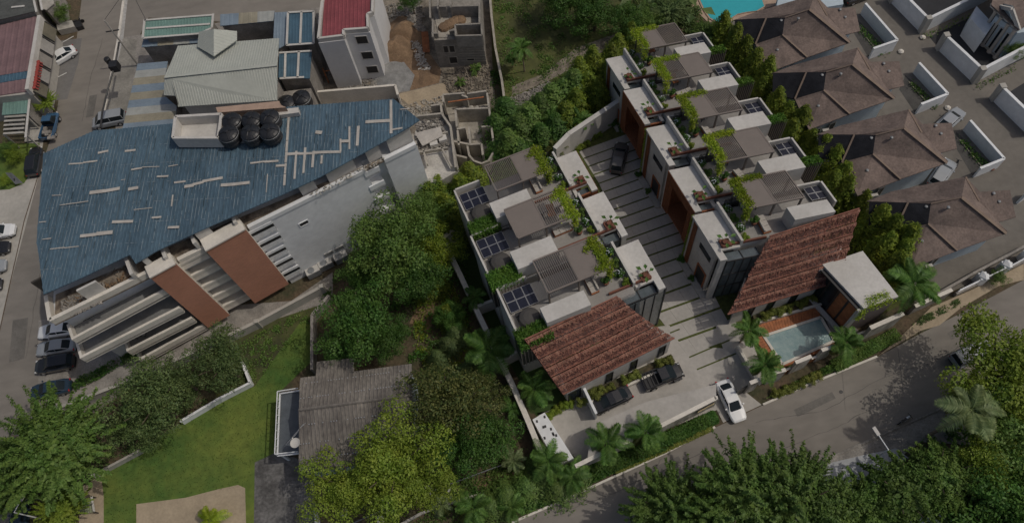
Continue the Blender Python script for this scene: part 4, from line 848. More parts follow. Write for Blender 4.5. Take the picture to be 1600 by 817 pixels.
# ================================================================ the estate's townhouses
UU = Vector((.25, -.968)); VR = Vector((.999, .04)); VL = Vector((.949, .234))
hedge_unit = None
def townhouse(label, who, O, s, side, kind, solid, front=False, no=0, Z=10.0):
    V = VR if side > 0 else -VL; t = thing('townhouse', label, 'townhouse', (O.x, O.y, 0))
    k2 = 1.0 if side > 0 else 1.12          # the left row is a little deeper
    Lh = 5.75 if side > 0 else 6.35
    def X(u, w): 
        q = V2(O) + UU * (u * s) + V * (w * s); return q
    def bx(name, m, u0, u1, w0, w1, z0, z1, par=None, kd=None, g=None, build=True):
        g = g or M(); g.prism([X(u0, w0), X(u1, w0), X(u1, w1), X(u0, w1)], z0 * s, z1 * s)
        if build: return g.build(name, m, par or t, kind=kd)
        return g
    D = 14.2 * k2
    if front: Lh = 4.4 if side > 0 else 5.25
    # main body, floor, parapets
    g = M(); hb = 12.6 if side > 0 else D; hu_ = 2.3 if side > 0 else Lh; g.prism([X(0, 3.0), X(Lh, 3.0), X(Lh, hb), X(hu_, hb), X(hu_, D), X(0, D)] if side > 0 else [X(0, 3.0), X(Lh, 3.0), X(Lh, D), X(0, D)], 0, (Z - .15) * s)
    g.build('wall', WHITE, t); bx('terrace_floor', TERR, .02, Lh - .02, 3.02, hb - .02, Z - .148, Z)
    if side > 0: bx('terrace_floor', TERR, .02, hu_ - .02, hb, D - .02, Z - .148, Z)
    bx('parapet', WHITE, -.5, 4.6, 2.75, 3.0, Z - 1.5, Z + .9); bx('parapet', WHITE, -.45, 2.3 if side > 0 else min(5.7, Lh), D - .2, D, Z - 1, Z + .9); bx('parapet', WHITE, -.6, -.4, 11.2 * k2, D - .25, Z - 1, Z + .9)
    g = M(); bx('', 0, Lh - .06, Lh + .04, 3.1, hb - .1, Z - .1, Z + .35, g=g, build=False)
    if not front: g.build('party_kerb', WHITE, t)
    # drive-side box
    g = M(); n_ = [X(0, 0), X(0, 2.72), X(4.8, 2.72), X(4.8, .75), X(5.95, .75), X(5.95, 0)]
    g.prism(n_, (Z - .35) * s, Z * s); g.build('flat_roof', WHITE, t)
    if kind == 'A':
        for u0, u1 in ((0.02, .22), (5.72, 5.92)): bx('timber_reveal', TIMB, u0, u1, .05, 2.3, 2.4, Z - .36)
        bx('timber_deck', TIMB, .23, 5.71, .05, 2.3, 2.4, 2.6); bx('soffit', TIMB, .23, 4.75, .05, 2.3, Z - .5, Z - .37)
        for i in range(26): bx('timber_slat', TIMB, .02 + i * .232, .14 + i * .232, -.08, .0, Z - 1.6 if 5 < i < 21 else 2.3, Z - .05)
        bx('recessed_wall', WHITE, .22, 5.7, 2.3, 2.7, 0, Z - .4)
        w = bx('glazing', GLASS, 1.4, 4.6, 2.24, 2.29, 2.9, 8.2)
        for u in (1.4, 3.0, 4.6): bx('mullion', DARK, u - .05, u + .05, 2.16, 2.23, 2.9, 8.2, par=t)
        bx('ground_wall', WHITE, .4, 5.6, 1.2, 2.3, 0, 2.3)
        bx('garage_door', DECK, 1.2, 4.8, 1.12, 1.19, .05, 2.2)
    else:
        bx('front_wall', WHITE, .9, 4.7, .35, .65, 0, Z - .36); bx('side_wall', WHITE, 0.02, .3, .2, 2.7, 0, Z - .36); bx('end_pier', WHITE, 5.55, 5.9, .1, .7, 0, Z - .36)
        for i in range(5): bx('timber_slat', TIMB, .35 + i * .13, .43 + i * .13, .18, .3, .1, Z - .4)
        a = bx('arched_opening', DARK, 2.7, 4.3, .28, .34, .3, 3.2); bx('opening_surround', DECK, 2.6, 2.72, .2, .33, .25, 3.3); bx('opening_surround', DECK, 4.3, 4.42, .2, .33, .25, 3.3); bx('opening_surround', DECK, 2.6, 4.42, .2, .33, 3.3, 3.42)
        bx('window', GLASS, 2.0, 4.2, .29, .34, 6.2, 7.2)
        bx('infill_wall', WHITE, .32, 4.7, 2.2, 2.7, 0, Z - .4)
    # glass corner and rust planter
    bx('glass_roof', GLASSL, 4.86, 5.85, .8, 4.4, Z - .8, Z - .72)
    for w0 in (.8, 2.6, 4.35): bx('glass_frame', DARK, 4.84, 5.9, w0, w0 + .08, Z - .71, Z - .62)
    bx('glass_frame', DARK, 5.84, 5.92, .8, 4.4, Z - .82, Z - .62)
    bx('glazing', GLASSL, 5.86, 5.9, .82, 4.38, .2, Z - .84); bx('glazing', GLASSL, 4.86, 5.85, .76, .8, .2, Z - .84)
    for w0 in (.8, 1.7, 2.6, 3.5, 4.35): bx('mullion', DARK, 5.91, 5.97, w0, w0 + .07, .1, Z - .82)
    for z in (3.0, 6.0): bx('transom', DARK, 5.91, 5.98, .8, 4.4, z, z + .15)
    bx('planter_beam', RUST, 4.62 - .3 * front, 4.8 - .3 * front, .85, 5.6 if front else 8.0, Z + .01, Z + .42); bx('planter_box', RUST, 3.7, 4.6, .9, 1.9, Z + .01, Z + .4)
    if front and side < 0:
        bx('glazing', GLASSL, 2.4, 5.96, -.06, -.02, .2, Z - .4); bx('glazing', GLASSL, 5.97, 6.0, -.02, 4.4, .2, Z - .9)
        for u in (2.4, 3.3, 4.2, 5.1, 5.9): bx('mullion', DARK, u, u + .08, -.14, -.07, .1, Z - .3)
        for z in (.2, 3.2, 6.4, Z - .5): bx('transom', DARK, 2.4, 6.0, -.13, -.065, z, z + .16)
        for w0 in (0, 1.1, 2.2, 3.3, 4.3): bx('mullion', DARK, 6.01, 6.08, w0, w0 + .08, .1, Z - .8)
    # pergola
    pu0, pu1, pw0, pw1, pz = (-1.6, 1.95, 4.5, 10.4, Z + 2.7) if side > 0 else (-.9, 2.85, 4.75, 11.5, Z + 2.7)
    pm = (pw0 + pw1) / 2 + (.0 if solid else .05)
    for q in ((pu0, pw0, pw1), (pu1, pw0, pw1)): bx('pergola_beam', PERG, q[0] - .08, q[0] + .08, q[1], q[2], pz - .2, pz)
    for w0 in (pw0, pm, pw1): bx('pergola_beam', PERG, pu0 + .09, pu1 - .09, w0 - .07, w0 + .07, pz - .19, pz - .01)
    for (a, b) in ((pu1 - .1, pw0 + .1), (pu1 - .1, pm), (pu1 - .1, pw1 - .1), (pu0 + .9, pw0 + .1), (pu0 + 1, pw1 - .1)): bx('post', PERG, a - .08, a + .08, b - .08, b + .08, Z + .0, pz - .2)
    s0, s1 = (pw0, pm) if solid else (pm, pw1); l0, l1 = (pm, pw1) if solid else (pw0, pm)
    bx('pergola_panel', PERG, pu0 + .09, pu1 - .09, s0 + .08, s1 - .08, pz - .12, pz - .04)
    n_ = 15
    for i in range(n_):
        w0 = l0 + .1 + (l1 - l0 - .2) * i / n_; bx('pergola_slat', PERG, pu0 + .09, pu1 - .09, w0, w0 + .07, pz - .15, pz - .02)
    # stair box
    su0, su1, sw0, sw1 = (2.65, 4.6 - .35 * front, 8.2, 12.4) if side > 0 else (3.9, 6.1 - .5 * front, 8.2, 12.9)
    bx('stair_box', WHITE, su0, su1, sw0, sw1, Z + .002, Z + 2.5)
    # back black railing box with clipped hedge on top, right row only in view
    hu0, hu1, hw0, hw1 = (2.5, 3.3, 12.75, 15.4) if side > 0 else (4.7, 6.6, 12.6, 16.2)
    if not (front and side > 0):
        for i in range(11):
            w0 = hw0 + (hw1 - hw0) * i / 10; bx('railing_bar', PERG, hu1 + .0, hu1 + .06, w0, w0 + .08, Z - 3.4, Z + .75)
        bx('screen', DARK, hu0 + .1, hu1 - .1, hw0, hw1, Z - 3.5, Z + .4)
        h = M(); H0 = [X(hu0 - .1, hw0), X(hu1 + .1, hw0), X(hu1 + .1, hw1), X(hu0 - .1, hw1)]
        hh = M()
        hz = .3 if side > 0 else .9; bx('hedge_core', L_BOX, hu0 + .15, hu1 - .15, hw0 + .1, hw1 - .1, Z + .41, Z + .42 + hz)
        for _ in range(1300 if side > 0 else 3000):
            a, b = RND(), RND(); q = H0[0].lerp(H0[1], a).lerp(H0[3].lerp(H0[2], a), b); leaf(hh, Vector((q.x, q.y, (Z + U_(.35, .75 + hz * 1.1)) * s)), rdir(.8), .13 * s, .5)
        hh.build('railing_hedge', L_BOX, label='clipped green hedge on the railing of ' + who, cat='hedge', group='hedges on the back railings')
    # solar panels
    nu, nw = 2, (2 if side > 0 else 3)
    c0, c1, d0, d1 = (-.35, 1.35, 12.2, 13.9) if side > 0 else (.1, 2.4, 12.4, 15.5)
    for i in range(nu):
        for j in range(nw):
            u0 = c0 + (c1 - c0) * i / nu; w0 = d0 + (d1 - d0) * j / nw
            o = bx('solar_panel', SILV, u0 + .015, u0 + (c1 - c0) / nu - .015, w0 + .015, w0 + (d1 - d0) / nw - .015, Z + .33, Z + .38)
            bx('cells', SOLAR, u0 + .05, u0 + (c1 - c0) / nu - .05, w0 + .05, w0 + (d1 - d0) / nw - .05, Z + .381, Z + .386, par=o)
    for w0 in (d0 + .1, d1 - .2): bx('panel_rail', SILV, c0, c1, w0, w0 + .06, Z + .02, Z + .32)
    # lattice fence between neighbours, rooftop cooling units
    for i in range(11): w0 = 3.5 + i * .16; bx('fin', DARK, -.3, -.22, w0, w0 + .05, Z - 1.2, Z + 1.5)
    for i in range(2): bx('cooling_unit', DARK, c1 + .25 + i * .45, c1 + .6 + i * .45, D - 1.6 + .1 * i, D - .75, Z, Z + .55)
    if side < 0:
        q = X(3.7, 14.0); g = M(); g.lathe([(1.1, 0), (1.1, .8), (1.0, .95), (.6, 1.1), (.1, 1.15)], c=(q.x, q.y, Z * s), n=20); g.build('round_tank_cover', mat('dark_cover', (.07, .065, .06), .7, .1, 1), t)
    # things on the terrace
    def X3(u, w, z=Z): q = X(u, w); return Vector((q.x, q.y, z * s + .01))
    rz = math.atan2(UU.y, UU.x)
    random.seed(300 + no * 7 + side); place(sofa, X3(2.7 + U_(-.3, .3), 6.3 + U_(-.5, .5)), rz + (0 if side > 0 else math.pi) + (0, math.pi / 2, 0, .1, -.1)[no], 'pale cushioned sofa on the open roof terrace of ' + who, s * .95, 'terrace sofas')
    place(table, X3(.3 + U_(-.3, .3), 6.2 + U_(-.3, .5)), rz + U_(-.3, .3), 'timber table under the pergola of ' + who, s * .95, 'terrace tables')
    for i, (a, b, c) in enumerate([(.3, 5.3, 'drive side'), (.3, 7.1, 'garden side')]): place(chair, X3(a, b), rz + math.pi * i, 'pale chair on the %s of the table of %s' % (c, who), s, 'terrace chairs')
    for i, (u, w, r) in enumerate([(.3, 3.6, .55), (1.6, 3.55, .5), (2.9, 3.6, .55), (4.0, 3.5, .45)]):
        shrub('flowering_shrub', '%s terrace shrub of %s' % (['pale flowered end', 'plain second', 'pale flowered third', 'plain near end'][i], who), X3(u, w), r * s * 1.1, [L_DARK, L_MID, L_DARK, L_OLIVE][i], 'shrubs along the terrace parapets', 'small', zs=1.1, flowers=(i in (0, 2)))
    bigleaf('broad leaved plant at the drive corner of ' + who, X3(4.15, 1.35, Z + .3), 1.05 * s, L_DARK, 'corner planter plants')
    tp = thing('potted_tree', 'round topped potted tree on the terrace of ' + who, 'potted plant', X3(3.0 + U_(-.6, .8), 4.9 + U_(-.2, .5)), 0, 'potted trees'); g = M(); g.lathe([(.22, 0), (.33, .45), (.33, .5)], n=10); part('pot', g.mesh('pot', RUST), tp); c = part('foliage', CR['small'], tp); c.location = (0, 0, .95); c.scale = (.5, .5, .55); setmat(c, L_DARK)
    # vines on the pergola
    A, B_, C_ = X3(pu0, pw0, pz), X3(pu1, pw0, pz), X3(pu0, pw0 + 3.2, pz); dn = X3(pu1, pw0 + .1, Z + .3)
    A2, B2 = X3(pu0 + .2, pw0 + .5, pz + .05), X3(pu1 - .2, pw0 + .45, pz + .05)
    segs = [(A, B_), (A2, B2), (A2, B2), (B_, dn)] + ([(A, C_), (A, C_)] if side > 0 else [(X3(pu1, pw0 + .3, pz), X3(pu1 - .4, pw0 + 1.5, pz + .05)), (X3(pu0, pw0 + .2, pz), X3(pu0 + 1.2, pw0 + 1.6, pz + .05))])
    leafrun('climbing_vine', 'lime green vine spilling over the pergola edge of ' + who, segs, 170, .095 * s, L_LIME, 'climbing plant', .34, .18, 'vines on the pergolas')
    if kind == 'B' and side > 0:
        leafrun('facade_vine', 'thin vine hanging down the drive facade of ' + who, [(X3(.05, .05, Z), X3(.05, .05, .3))], 60, .08, L_OLIVE, 'climbing plant', .08, .1, 'vines down the drive facade')
        shrub('drive_shrub', 'small green shrub at the foot of the facade of ' + who, X3(.3, -.2, 0), .55, L_DARK, 'shrubs along the drive facade', 'small')
        shrub('drive_shrub', 'second small shrub farther along the facade of ' + who, X3(3.0, -.3, 0), .45, L_DARK, 'shrubs along the drive facade', 'small')
        bx('plinth', CONC, .0, 5.7, -.55, .2, 0, .25)
    return t, X, X3
RIGHT = [((989, 49), .87, 'B', True, 'the farthest right row townhouse'), ((1021, 96), .91, 'A', False, 'the second farthest right row townhouse'), ((1060, 152), .95, 'B', True, 'the middle right row townhouse'),
         ((1101, 215), .985, 'A', False, 'the second nearest right row townhouse'), ((1141, 284), 1.0, 'B', True, 'the nearest right row townhouse')]
LAB = ['townhouse at the far end of the right row with a pergola reaching the trees', 'second farthest right row townhouse with timber slatted drive facade', 'middle townhouse of the right row with white vine hung facade', 'timber framed right row townhouse just behind the end one', 'end townhouse of the right row above the big red screen and pool']
for k, (px, s, kd, sol, who) in enumerate(RIGHT):
    q = P(*px, 12.7 * s); O = V2(q) - (UU * -1.6 + VR * 4.5) * s
    hR = townhouse(LAB[k], who, O, s, 1, kd, sol, k == 4, k)
LEFT = [((868, 248), .94, 'A', False, 'the farthest left row townhouse'), ((908, 313), .99, 'B', False, 'the middle left row townhouse'), ((960, 389), 1.02, 'B', False, 'the nearest left row townhouse')]
LAB = ['townhouse at the far end of the left row beside the roofless rooms', 'middle townhouse of the left row between two clipped hedges', 'end townhouse of the left row above the red screen and parked cars']
for k, (px, s, kd, sol, who) in enumerate(LEFT):
    q = P(*px, 10 * s); O = V2(q) + VL * 2.75 * s
    hL = townhouse(LAB[k], who, O, s, -1, kd, [True, False, True][k], k == 2, k)
# ---- big terracotta screens
def screen(label, tl, tr, br, bl, z1, z0, curve, who, side):
    A, B_, C_, D_ = P(*tl, z1[0]), P(*tr, z1[1]), P(*br, z0), P(*bl, z0); t = thing('tile_screen', label, 'screen', (A.x, A.y, 0))
    nr, nc = 54, 150; nn = (B_ - A).cross(D_ - A).normalized(); nn = nn if nn.z > 0 else -nn
    g = M(); bk = M()
    for i in range(nr):
        for j in range(nc):
            bd_ = (i % 9) / 9 + U_(-.08, .08); v0, v1 = (i + .04) / nr, (i + .97 - .22 * (.35 < bd_ < .8)) / nr; u0, u1 = (j + .08) / nc, (j + .92 - .2 * (.45 < bd_ < .75)) / nc
            if curve(.5 * (u0 + u1), .5 * (v0 + v1)): continue
            wv = .16 * (1 if bd_ < .2 else -.4 * (bd_ > .5)) + U_(-.025, .025)
            def pt(u, v, o): return A.lerp(B_, u).lerp(D_.lerp(C_, u), v) + nn * o
            g.cur = 2 if (bd_ < .2 and RND() < .5) or RND() < .05 else (1 if RND() < (.55 if .4 < bd_ < .8 else .18) else 0)
            q = [pt(u0, v0, .02 + wv), pt(u0, v1, .10 + wv), pt(u1, v1, .10 + wv), pt(u1, v0, .02 + wv)]
            g.add(q + [pt(u0, v1, -.02), pt(u1, v1, -.02)], [(0, 1, 2, 3), (1, 4, 5, 2)])
    g.build('tiles', [TILE, TILE2, TILE3], t, kind='stuff')
    nb = 12
    for j in range(nb + 1):
        u = j / nb; v0 = 0
        for vv in range(60):
            if not curve(u, vv / 60): v0 = vv / 60; break
        else: continue
        a, b = A.lerp(B_, u).lerp(D_.lerp(C_, u), v0) - nn * .12, D_.lerp(C_, u) - nn * .12; g = M(); g.bar(a, b, .1, .14); g.build('rafter', TILE2, t)
    for v in (0, .33, .66, 1):
        us = [u / 40 for u in range(41) if not curve(u / 40, v)]
        if us: g = M(); g.bar(A.lerp(D_, v).lerp(B_.lerp(C_, v), us[0]) - nn * .02, A.lerp(D_, v).lerp(B_.lerp(C_, v), us[-1]) - nn * .02, .14, .16); g.build('purlin', TILE, t)
    return t
screen('big red terracotta tile screen sloping over the poolside townhouse', (1150, 386), (1343, 326), (1311, 440), (1137, 491), (10.7, 12.2), 4.3, lambda u, v: u < .27 * (1 - v), 'r', 1)
screen('big red terracotta tile screen sloping over the parked cars', (820, 531), (1010, 442), (1054, 528), (880, 616), (12.2, 10.7), 4.3, lambda u, v: u > 1 - .24 * (1 - v) ** 1.1 * (1 + .5 * v), 'l', -1)
# ---- rooms under the screens
def room(label, top, z, fr, side_m=WHITE):
    q = Q(top, z); c = sum(q, Vector()) / len(q); t = thing('front_room', label, 'annex', (c.x, c.y, 0)); g = M(); g.prism(q, 0, z - .01); g.build('wall', side_m, t); g = M(); g.prism([c.lerp(p, .97) for p in q], z - .009, z + .03); g.build('flat_roof', DARK, t); return t, q  # dark top sheet added to keep the sunlit room top from showing through tiles
r1, q1 = room('white front rooms under the poolside red screen', [(1165, 430), (1316, 384), (1302, 437), (1148, 486)], 3.9, 0)
def winrow(t, a, b, z0, z1, spans, m=GLASS, fr=DARK):
    a, b = V2(a), V2(b); d = b - a; n_ = Vector((d.y, -d.x)).normalized(); n_ = n_ if n_.y < 0 else -n_
    for s0, s1 in spans: window(t, a.lerp(b, s0), a.lerp(b, s1), z0, z1, n_, fr, m, .1, 0)
winrow(r1, q1[3], q1[2], .3, 3.3, [(.16, .22), (.36, .43), (.6, .67), (.86, .93)])
r2, q2 = room('white front rooms under the red screen beside the parked cars', [(866, 572), (1010, 505), (1048, 532), (886, 613)], 3.9, 0)
winrow(r2, q2[3], q2[2], .3, 3.3, [(.01, .13), (.38, .44), (.62, .68), (.9, .96)])
# planters with round bushes in front of the rooms
def planter(label, a, b, w, h=.8, m=FASC):
    t = thing('garden_planter', label, 'planter', P(*a)); g = M(); A, B_ = P(*a), P(*b); g.bar(A + Vector((0, 0, h / 2)), B_ + Vector((0, 0, h / 2)), .25, h); g.build('wall', m, t)
    d = (B_ - A).normalized(); o = Vector((-d.y, d.x, 0)); o = o if o.y > 0 else -o; g = M(); g.prism([A + o * .14, B_ + o * .14, B_ + o * w, A + o * w], 0, h * .7); g.build('soil', SOIL, t); return t
planter('low wall planter between the pool deck and the white rooms', (1180, 508), (1296, 474), 1.2); planter('long low planter behind the two parked black cars', (920, 632), (1056, 570), 1.2)
def bushes(pts, z, r, label, m=L_HEDGE, names=None, group=None):
    for i, (x, y) in enumerate(pts):
        shrub('round_bush', label % (names[i] if names else i), P(x, y, z), r * U_(.68, .95), m, group, 'shrub', 'bush')
ORD = ['first', 'second', 'third', 'fourth', 'fifth', 'sixth', 'seventh', 'eighth', 'ninth']
bushes([(910, 629), (928, 617), (938, 613), (953, 606), (976, 594), (990, 588), (1030, 570), (1042, 565)], .8, .75, 'small round bush, %s from the left in the planter behind the black cars', names=ORD, group='bushes in the planter behind the cars')
bushes([(1198, 495), (1211, 489), (1221, 486), (1232, 483), (1247, 477), (1258, 471), (1270, 467), (1288, 462)], .7, .72, 'clipped round bush, %s from the left in the planter above the pool', names=ORD, group='bushes in the poolside planter')
bushes([(1214, 616), (1224, 612), (1234, 609), (1244, 604), (1253, 599), (1263, 594), (1273, 588)], .1, .75, 'round olive bush, %s from the left along the kerb below the pool', names=ORD, group='bushes along the kerb below the pool')
bushes([(861, 648), (871, 641), (880, 636), (889, 631)], .1, .7, 'yellow green ball bush, %s from the left beside the small white block', L_OLIVE, ORD, 'ball bushes beside the white block')
# ---- pool, deck, pool house
PO = thing('swimming_pool', 'rectangular pale swimming pool with timber deck beside the red screen', 'swimming pool', P(1250, 530, 0))
pq = Q([(1196, 525), (1281, 497), (1301, 532), (1224, 567)], .45); c = sum(pq, Vector()) / 4
oq = [c + (p - c) * 1.05 for p in pq]; g = M(); g.wall([*oq, oq[0]], .28, 0, .5); g.build('rim', FASC, PO); g = M(); g.prism(pq, 0, .36); g.build('water', WATER, PO)
dk = [P(1185, 510, .4), P(1283, 481, .4), P(1281, 496, .4), P(1193, 524, .4)]
def boards(a0, a1, b0, b1, n_, z=.4):
    for i in range(n_):
        t0, t1 = (i + .04) / n_, (i + .96) / n_; g = M(); g.prism([a0.lerp(a1, t0), a0.lerp(a1, t1), b0.lerp(b1, t1), b0.lerp(b1, t0)], 0, z + U_(-.01, .01)); g.build('deck_board', DECK, PO)
boards(P(1183, 508, .4), P(1284, 478, .4), P(1192, 524, .4), P(1281, 495, .4), 22); boards(P(1180, 528, .4), P(1212, 580, .4), P(1192, 524, .4), P(1221, 569, .4), 12); boards(P(1213, 578, .4), P(1306, 540, .4), P(1221, 570, .4), P(1303, 535, .4), 20)
g = M(); g.prism(Q([(1284, 480), (1302, 474), (1345, 520), (1304, 535)], .4), 0, .41); g.build('stone_terrace', mat('taupe_stone', (.20, .18, .165), .8, .1, 1), PO)
H_ = thing('pool_house', 'flat roofed pool house with timber and glass front and vine on its corner', 'pool house', P(1345, 450, 0)); zp = 7.0
hq = Q([(1285, 413), (1348, 392), (1404, 463), (1350, 482)], zp); cc = sum(hq, Vector()) / 4
g = M(); g.prism(hq, zp - .35, zp); g.build('flat_roof', WHITE, H_)
iq = [cc + (p - cc) * .94 for p in hq]; g = M(); g.prism(iq, 0, zp - .36); g.build('wall', TIMB, H_)
g = M(); a, b = V2(iq[2]), V2(iq[3]); n_ = Vector(((b - a).y, -(b - a).x)).normalized(); n_ = n_ if n_.y < 0 else -n_; g.prism([a + n_ * .02, b + n_ * .02, b + n_ * .2, a + n_ * .2], 0, zp - .36); g.build('end_wall', mat('taupe_wall', (.17, .14, .13), .8, .08, 1), H_)
a, b = V2(iq[0]), V2(iq[3]); d = (b - a); n_ = Vector((d.y, -d.x)).normalized(); n_ = n_ if n_.x < 0 else -n_
for i in range(4):
    s0, s1 = .04 + i * .235, .04 + (i + 1) * .235 - .02
    window(H_, a.lerp(b, s0), a.lerp(b, s1), .4, zp - .7, n_, DARK, GLASS if i < 2 else DECK, .12)
for s_ in (0, 1):
    q = a.lerp(b, s_); g = M(); g.bar((*(q + n_ * .35), 0), (*(q + n_ * .35), zp - .36), .3, .5); g.build('white_pier', WHITE, H_)
g = M(); g.bar((*(a + n_ * .5), .5), (*(b + n_ * .5), .5), .5, .3); g.build('white_sill', WHITE, H_)
g = M(); g.bar((*(a + n_ * .28), zp - .45), (*(b + n_ * .28), zp - .45), .5, .16); g.build('black_head_beam', DARK, H_)
random.seed(4)
leafrun('climbing_vine', 'lime green vine spilling over the front roof edge of the pool house', [(hq[3].lerp(hq[2], .12), hq[3].lerp(hq[2], .8)), (hq[3].lerp(hq[2], .15) + Vector((0, .6, .1)), hq[3].lerp(hq[2], .75) + Vector((0, .7, .1))), (hq[3], hq[3] - Vector((0, 0, 2.5)))], 170, .09, L_LIME, 'climbing plant', .35, .25)
# ---- street walls: stained concrete slabs, gate, sign
def slab(label, a, b, z, w=.3, cat='wall panel', m=None, name='wall_panel', h0=0):
    A, B_ = P(*a, z), P(*b, z); t = thing(name, label, cat, (A.x, A.y, 0)); g = M(); g.wall([A, B_], w, h0, z - .1); g.build('slab', m or STAINC, t); g = M(); g.wall([A, B_], w + .1, z - .1, z); g.build('cap', FASC, t); return t
slab('stained concrete panel right beside the black gate', (1172, 598), (1187, 592), 3.5); slab('stained concrete panel behind the second palm left of the pool', (1206, 583), (1228, 577), 3.5)
slab('free standing stained concrete panel in front of the pool corner', (1243, 566), (1268, 556), 3.5); slab('stained concrete panel by the palm at the right end of the pool', (1284, 547), (1304, 539), 3.5)
slab('long stained concrete wall below the pool house end', (1360, 512), (1412, 489), 3.5, .35); slab('grey concrete wall running on behind the big dark palm', (1430, 478), (1488, 452), 2.2, .3, m=CONCD)
slab('red timber panel between two concrete panels below the pool', (1229, 577), (1243, 571), 1.6, .12, 'timber panel', DECK, 'timber_partition'); slab('second red timber panel between the panels right of the pool', (1268, 560), (1285, 552), 1.6, .12, 'timber panel', DECK, 'timber_partition'); slab('red timber panel beside the long stained wall', (1340, 522), (1360, 514), 1.6, .12, 'timber panel', DECK, 'timber_partition')
gt = thing('black_gate', 'solid black pedestrian gate beside the parked white car', 'gate', P(1160, 625)); A, B_ = P(1155, 609, 2.3), P(1172, 600, 2.3)
for i in range(6): g = M(); g.bar((*V2(A.lerp(B_, (i + .05) / 6)), 1.15), (*V2(A.lerp(B_, (i + .95) / 6)), 1.15), .08, 2.3); g.build('board', DARK, gt)
g = M(); g.bar((A.x - .1, A.y, 0), (A.x - .1, A.y, 2.4), .16); g.build('gate_post', DARK, gt)
fw = thing('front_wall', 'long stained concrete street wall with pale coping and black name board', 'wall', P(1000, 690)); zw = 3.1
wl = [P(x, y, zw) for x, y in [(899, 728), (925, 715), (1032, 665), (1119, 621)]]
g = M(); g.wall(wl, .3, 0, zw - .15); g.build('slab', STAINC, fw); g = M(); g.wall(wl, .42, zw - .15, zw); g.build('coping', FASC, fw)
g = M(); g.prism(Q([(924, 665), (1010, 627), (1119, 600), (1119, 619), (1032, 662), (918, 716)], zw), zw - .2, zw - .01); g.build('canopy_roof', PAVE, fw)
g = M(); g.bar((wl[-1].x, wl[-1].y, 0), (wl[-1].x, wl[-1].y, zw), .35); g.build('end_post', FASC, fw)
A, B_ = P(1090, 637, zw), P(1116, 623, zw); d = (B_ - A); d.z = 0; d.normalize(); n_ = Vector((d.y, -d.x, 0)); n_ = n_ if n_.y < 0 else -n_
A = Vector((A.x, A.y, 2.2)) + n_ * .2; B_ = Vector((B_.x, B_.y, 2.2)) + n_ * .2
g = M(); g.bar(A, B_, .06, .75); bd = g.build('name_board', DARK, fw)
g = M(); LT = ['o', 'e', '7', 's', 'o', 'o', 'o', 'o', 'e']
for i in range(9):
    c0 = A.lerp(B_, (i + .6) / 9.3) + n_ * .05; r = .13; seg = {'o': [(-1, 1, 1, 1), (1, 1, 1, -1), (1, -1, -1, -1), (-1, -1, -1, 1)], 'e': [(-1, 1, 1, 1), (-1, 0, 1, 0), (-1, -1, 1, -1), (-1, -1, -1, 1)], '7': [(-1, 1, 1, 1), (1, 1, 0, -1)], 's': [(-1, 1, 1, 1), (-1, 1, -1, 0), (-1, 0, 1, 0), (1, 0, 1, -1), (1, -1, -1, -1)]}[LT[i]]
    for (x0, y0, x1, y1) in seg: g.bar(c0 + d * x0 * r + Vector((0, 0, y0 * r * 1.2)), c0 + d * x1 * r + Vector((0, 0, y1 * r * 1.2)), .05, .05, up=n_)
g.build('name_letters', mat('ochre_letters', (.62, .5, .28), .6, .05, 2), bd)
ub = thing('utility_block', 'small white flat topped block with dark marks beside the estate wall', 'utility block', P(860, 690)); g = M(); g.prism(Q([(832, 655), (851, 644), (897, 716), (870, 726)], 2.1), 0, 2.1); g.build('block', WHITEB, ub)
g = M()
for (x, y) in [(849, 667), (852, 666), (839, 658), (851, 651), (861, 670), (864, 677), (865, 679), (851, 684), (869, 680), (864, 690)]: q = P(x, y, 2.1); g.box(q.x - .1, q.x + .1, q.y - .14, q.y + .14, 2.105, 2.13)
g.build('marks', DARK, ub, kind='stuff')
lw = bwall('pale estate boundary wall along the gardens of the left row', [(697, 388), (722, 440), (746, 492), (775, 552), (805, 615), (828, 668), (846, 712)], 2.3, .5)
bwall('pale garden wall crossing between the upper gardens of the left row', [(746, 492), (792, 474)], 2.3, .25); bwall('pale garden wall crossing between the lower gardens of the left row', [(790, 570), (830, 550)], 2.3, .25); bwall('pale wall piece closing the far garden of the left row', [(697, 388), (728, 364)], 2.6, .4)
bwall('pale tall wall closing the far end of the estate drive', [(868, 262), (889, 240), (966, 188)], 4.2, .5, WHITE); bwall('white screen wall between the parked black car and the pale patio', [(911, 613), (931, 655)], 2.3, .2, WHITEB)
bwall('low pale wall at the drive end beside the left palm of the pool', [(1150, 545), (1180, 600)], 1.1, .25)
# far apron beyond the end of the drive
def hedge_row(label, pts, w, h, m, n_, group=None):
    g = M(); q = [P(*p) for p in pts]; L_ = [(b - a).length for a, b in zip(q[:-1], q[1:])]
    for a, b, l in zip(q[:-1], q[1:], L_):
        o = (b - a).normalized(); o = Vector((-o.y, o.x, 0))
        for _ in range(int(n_ * l)):
            t = RND(); u = U_(-1, 1); top = RND() < .6; hh = h * (.9 + .18 * math.sin(t * l * 1.7)); leaf(g, a.lerp(b, t) + o * w * .5 * (u if top else math.copysign(1, u) * U_(.85, 1.1)) + Vector((0, 0, hh * (U_(.9, 1.08) if top else U_(.1, 1)))), Vector((0, 0, 1)) + rdir() * .8, .1 * U_(.7, 1.3), .55)
    return g.build('hedge', m, label=label, cat='hedge')
hedge_row('dark leafy hedge against the stained street wall under the name board', [(1035, 692), (1118, 652)], 1.2, 1.1, L_DARK, 420)
hedge_row('dark hedge behind the street palms along the left of the street wall', [(905, 742), (970, 722), (1035, 694)], 1.4, 1.0, L_DARK, 380)
hedge_row('low golden hedge along the kerb below the street wall', [(960, 737), (1035, 704), (1112, 668)], .6, .5, L_HEDGE, 260)
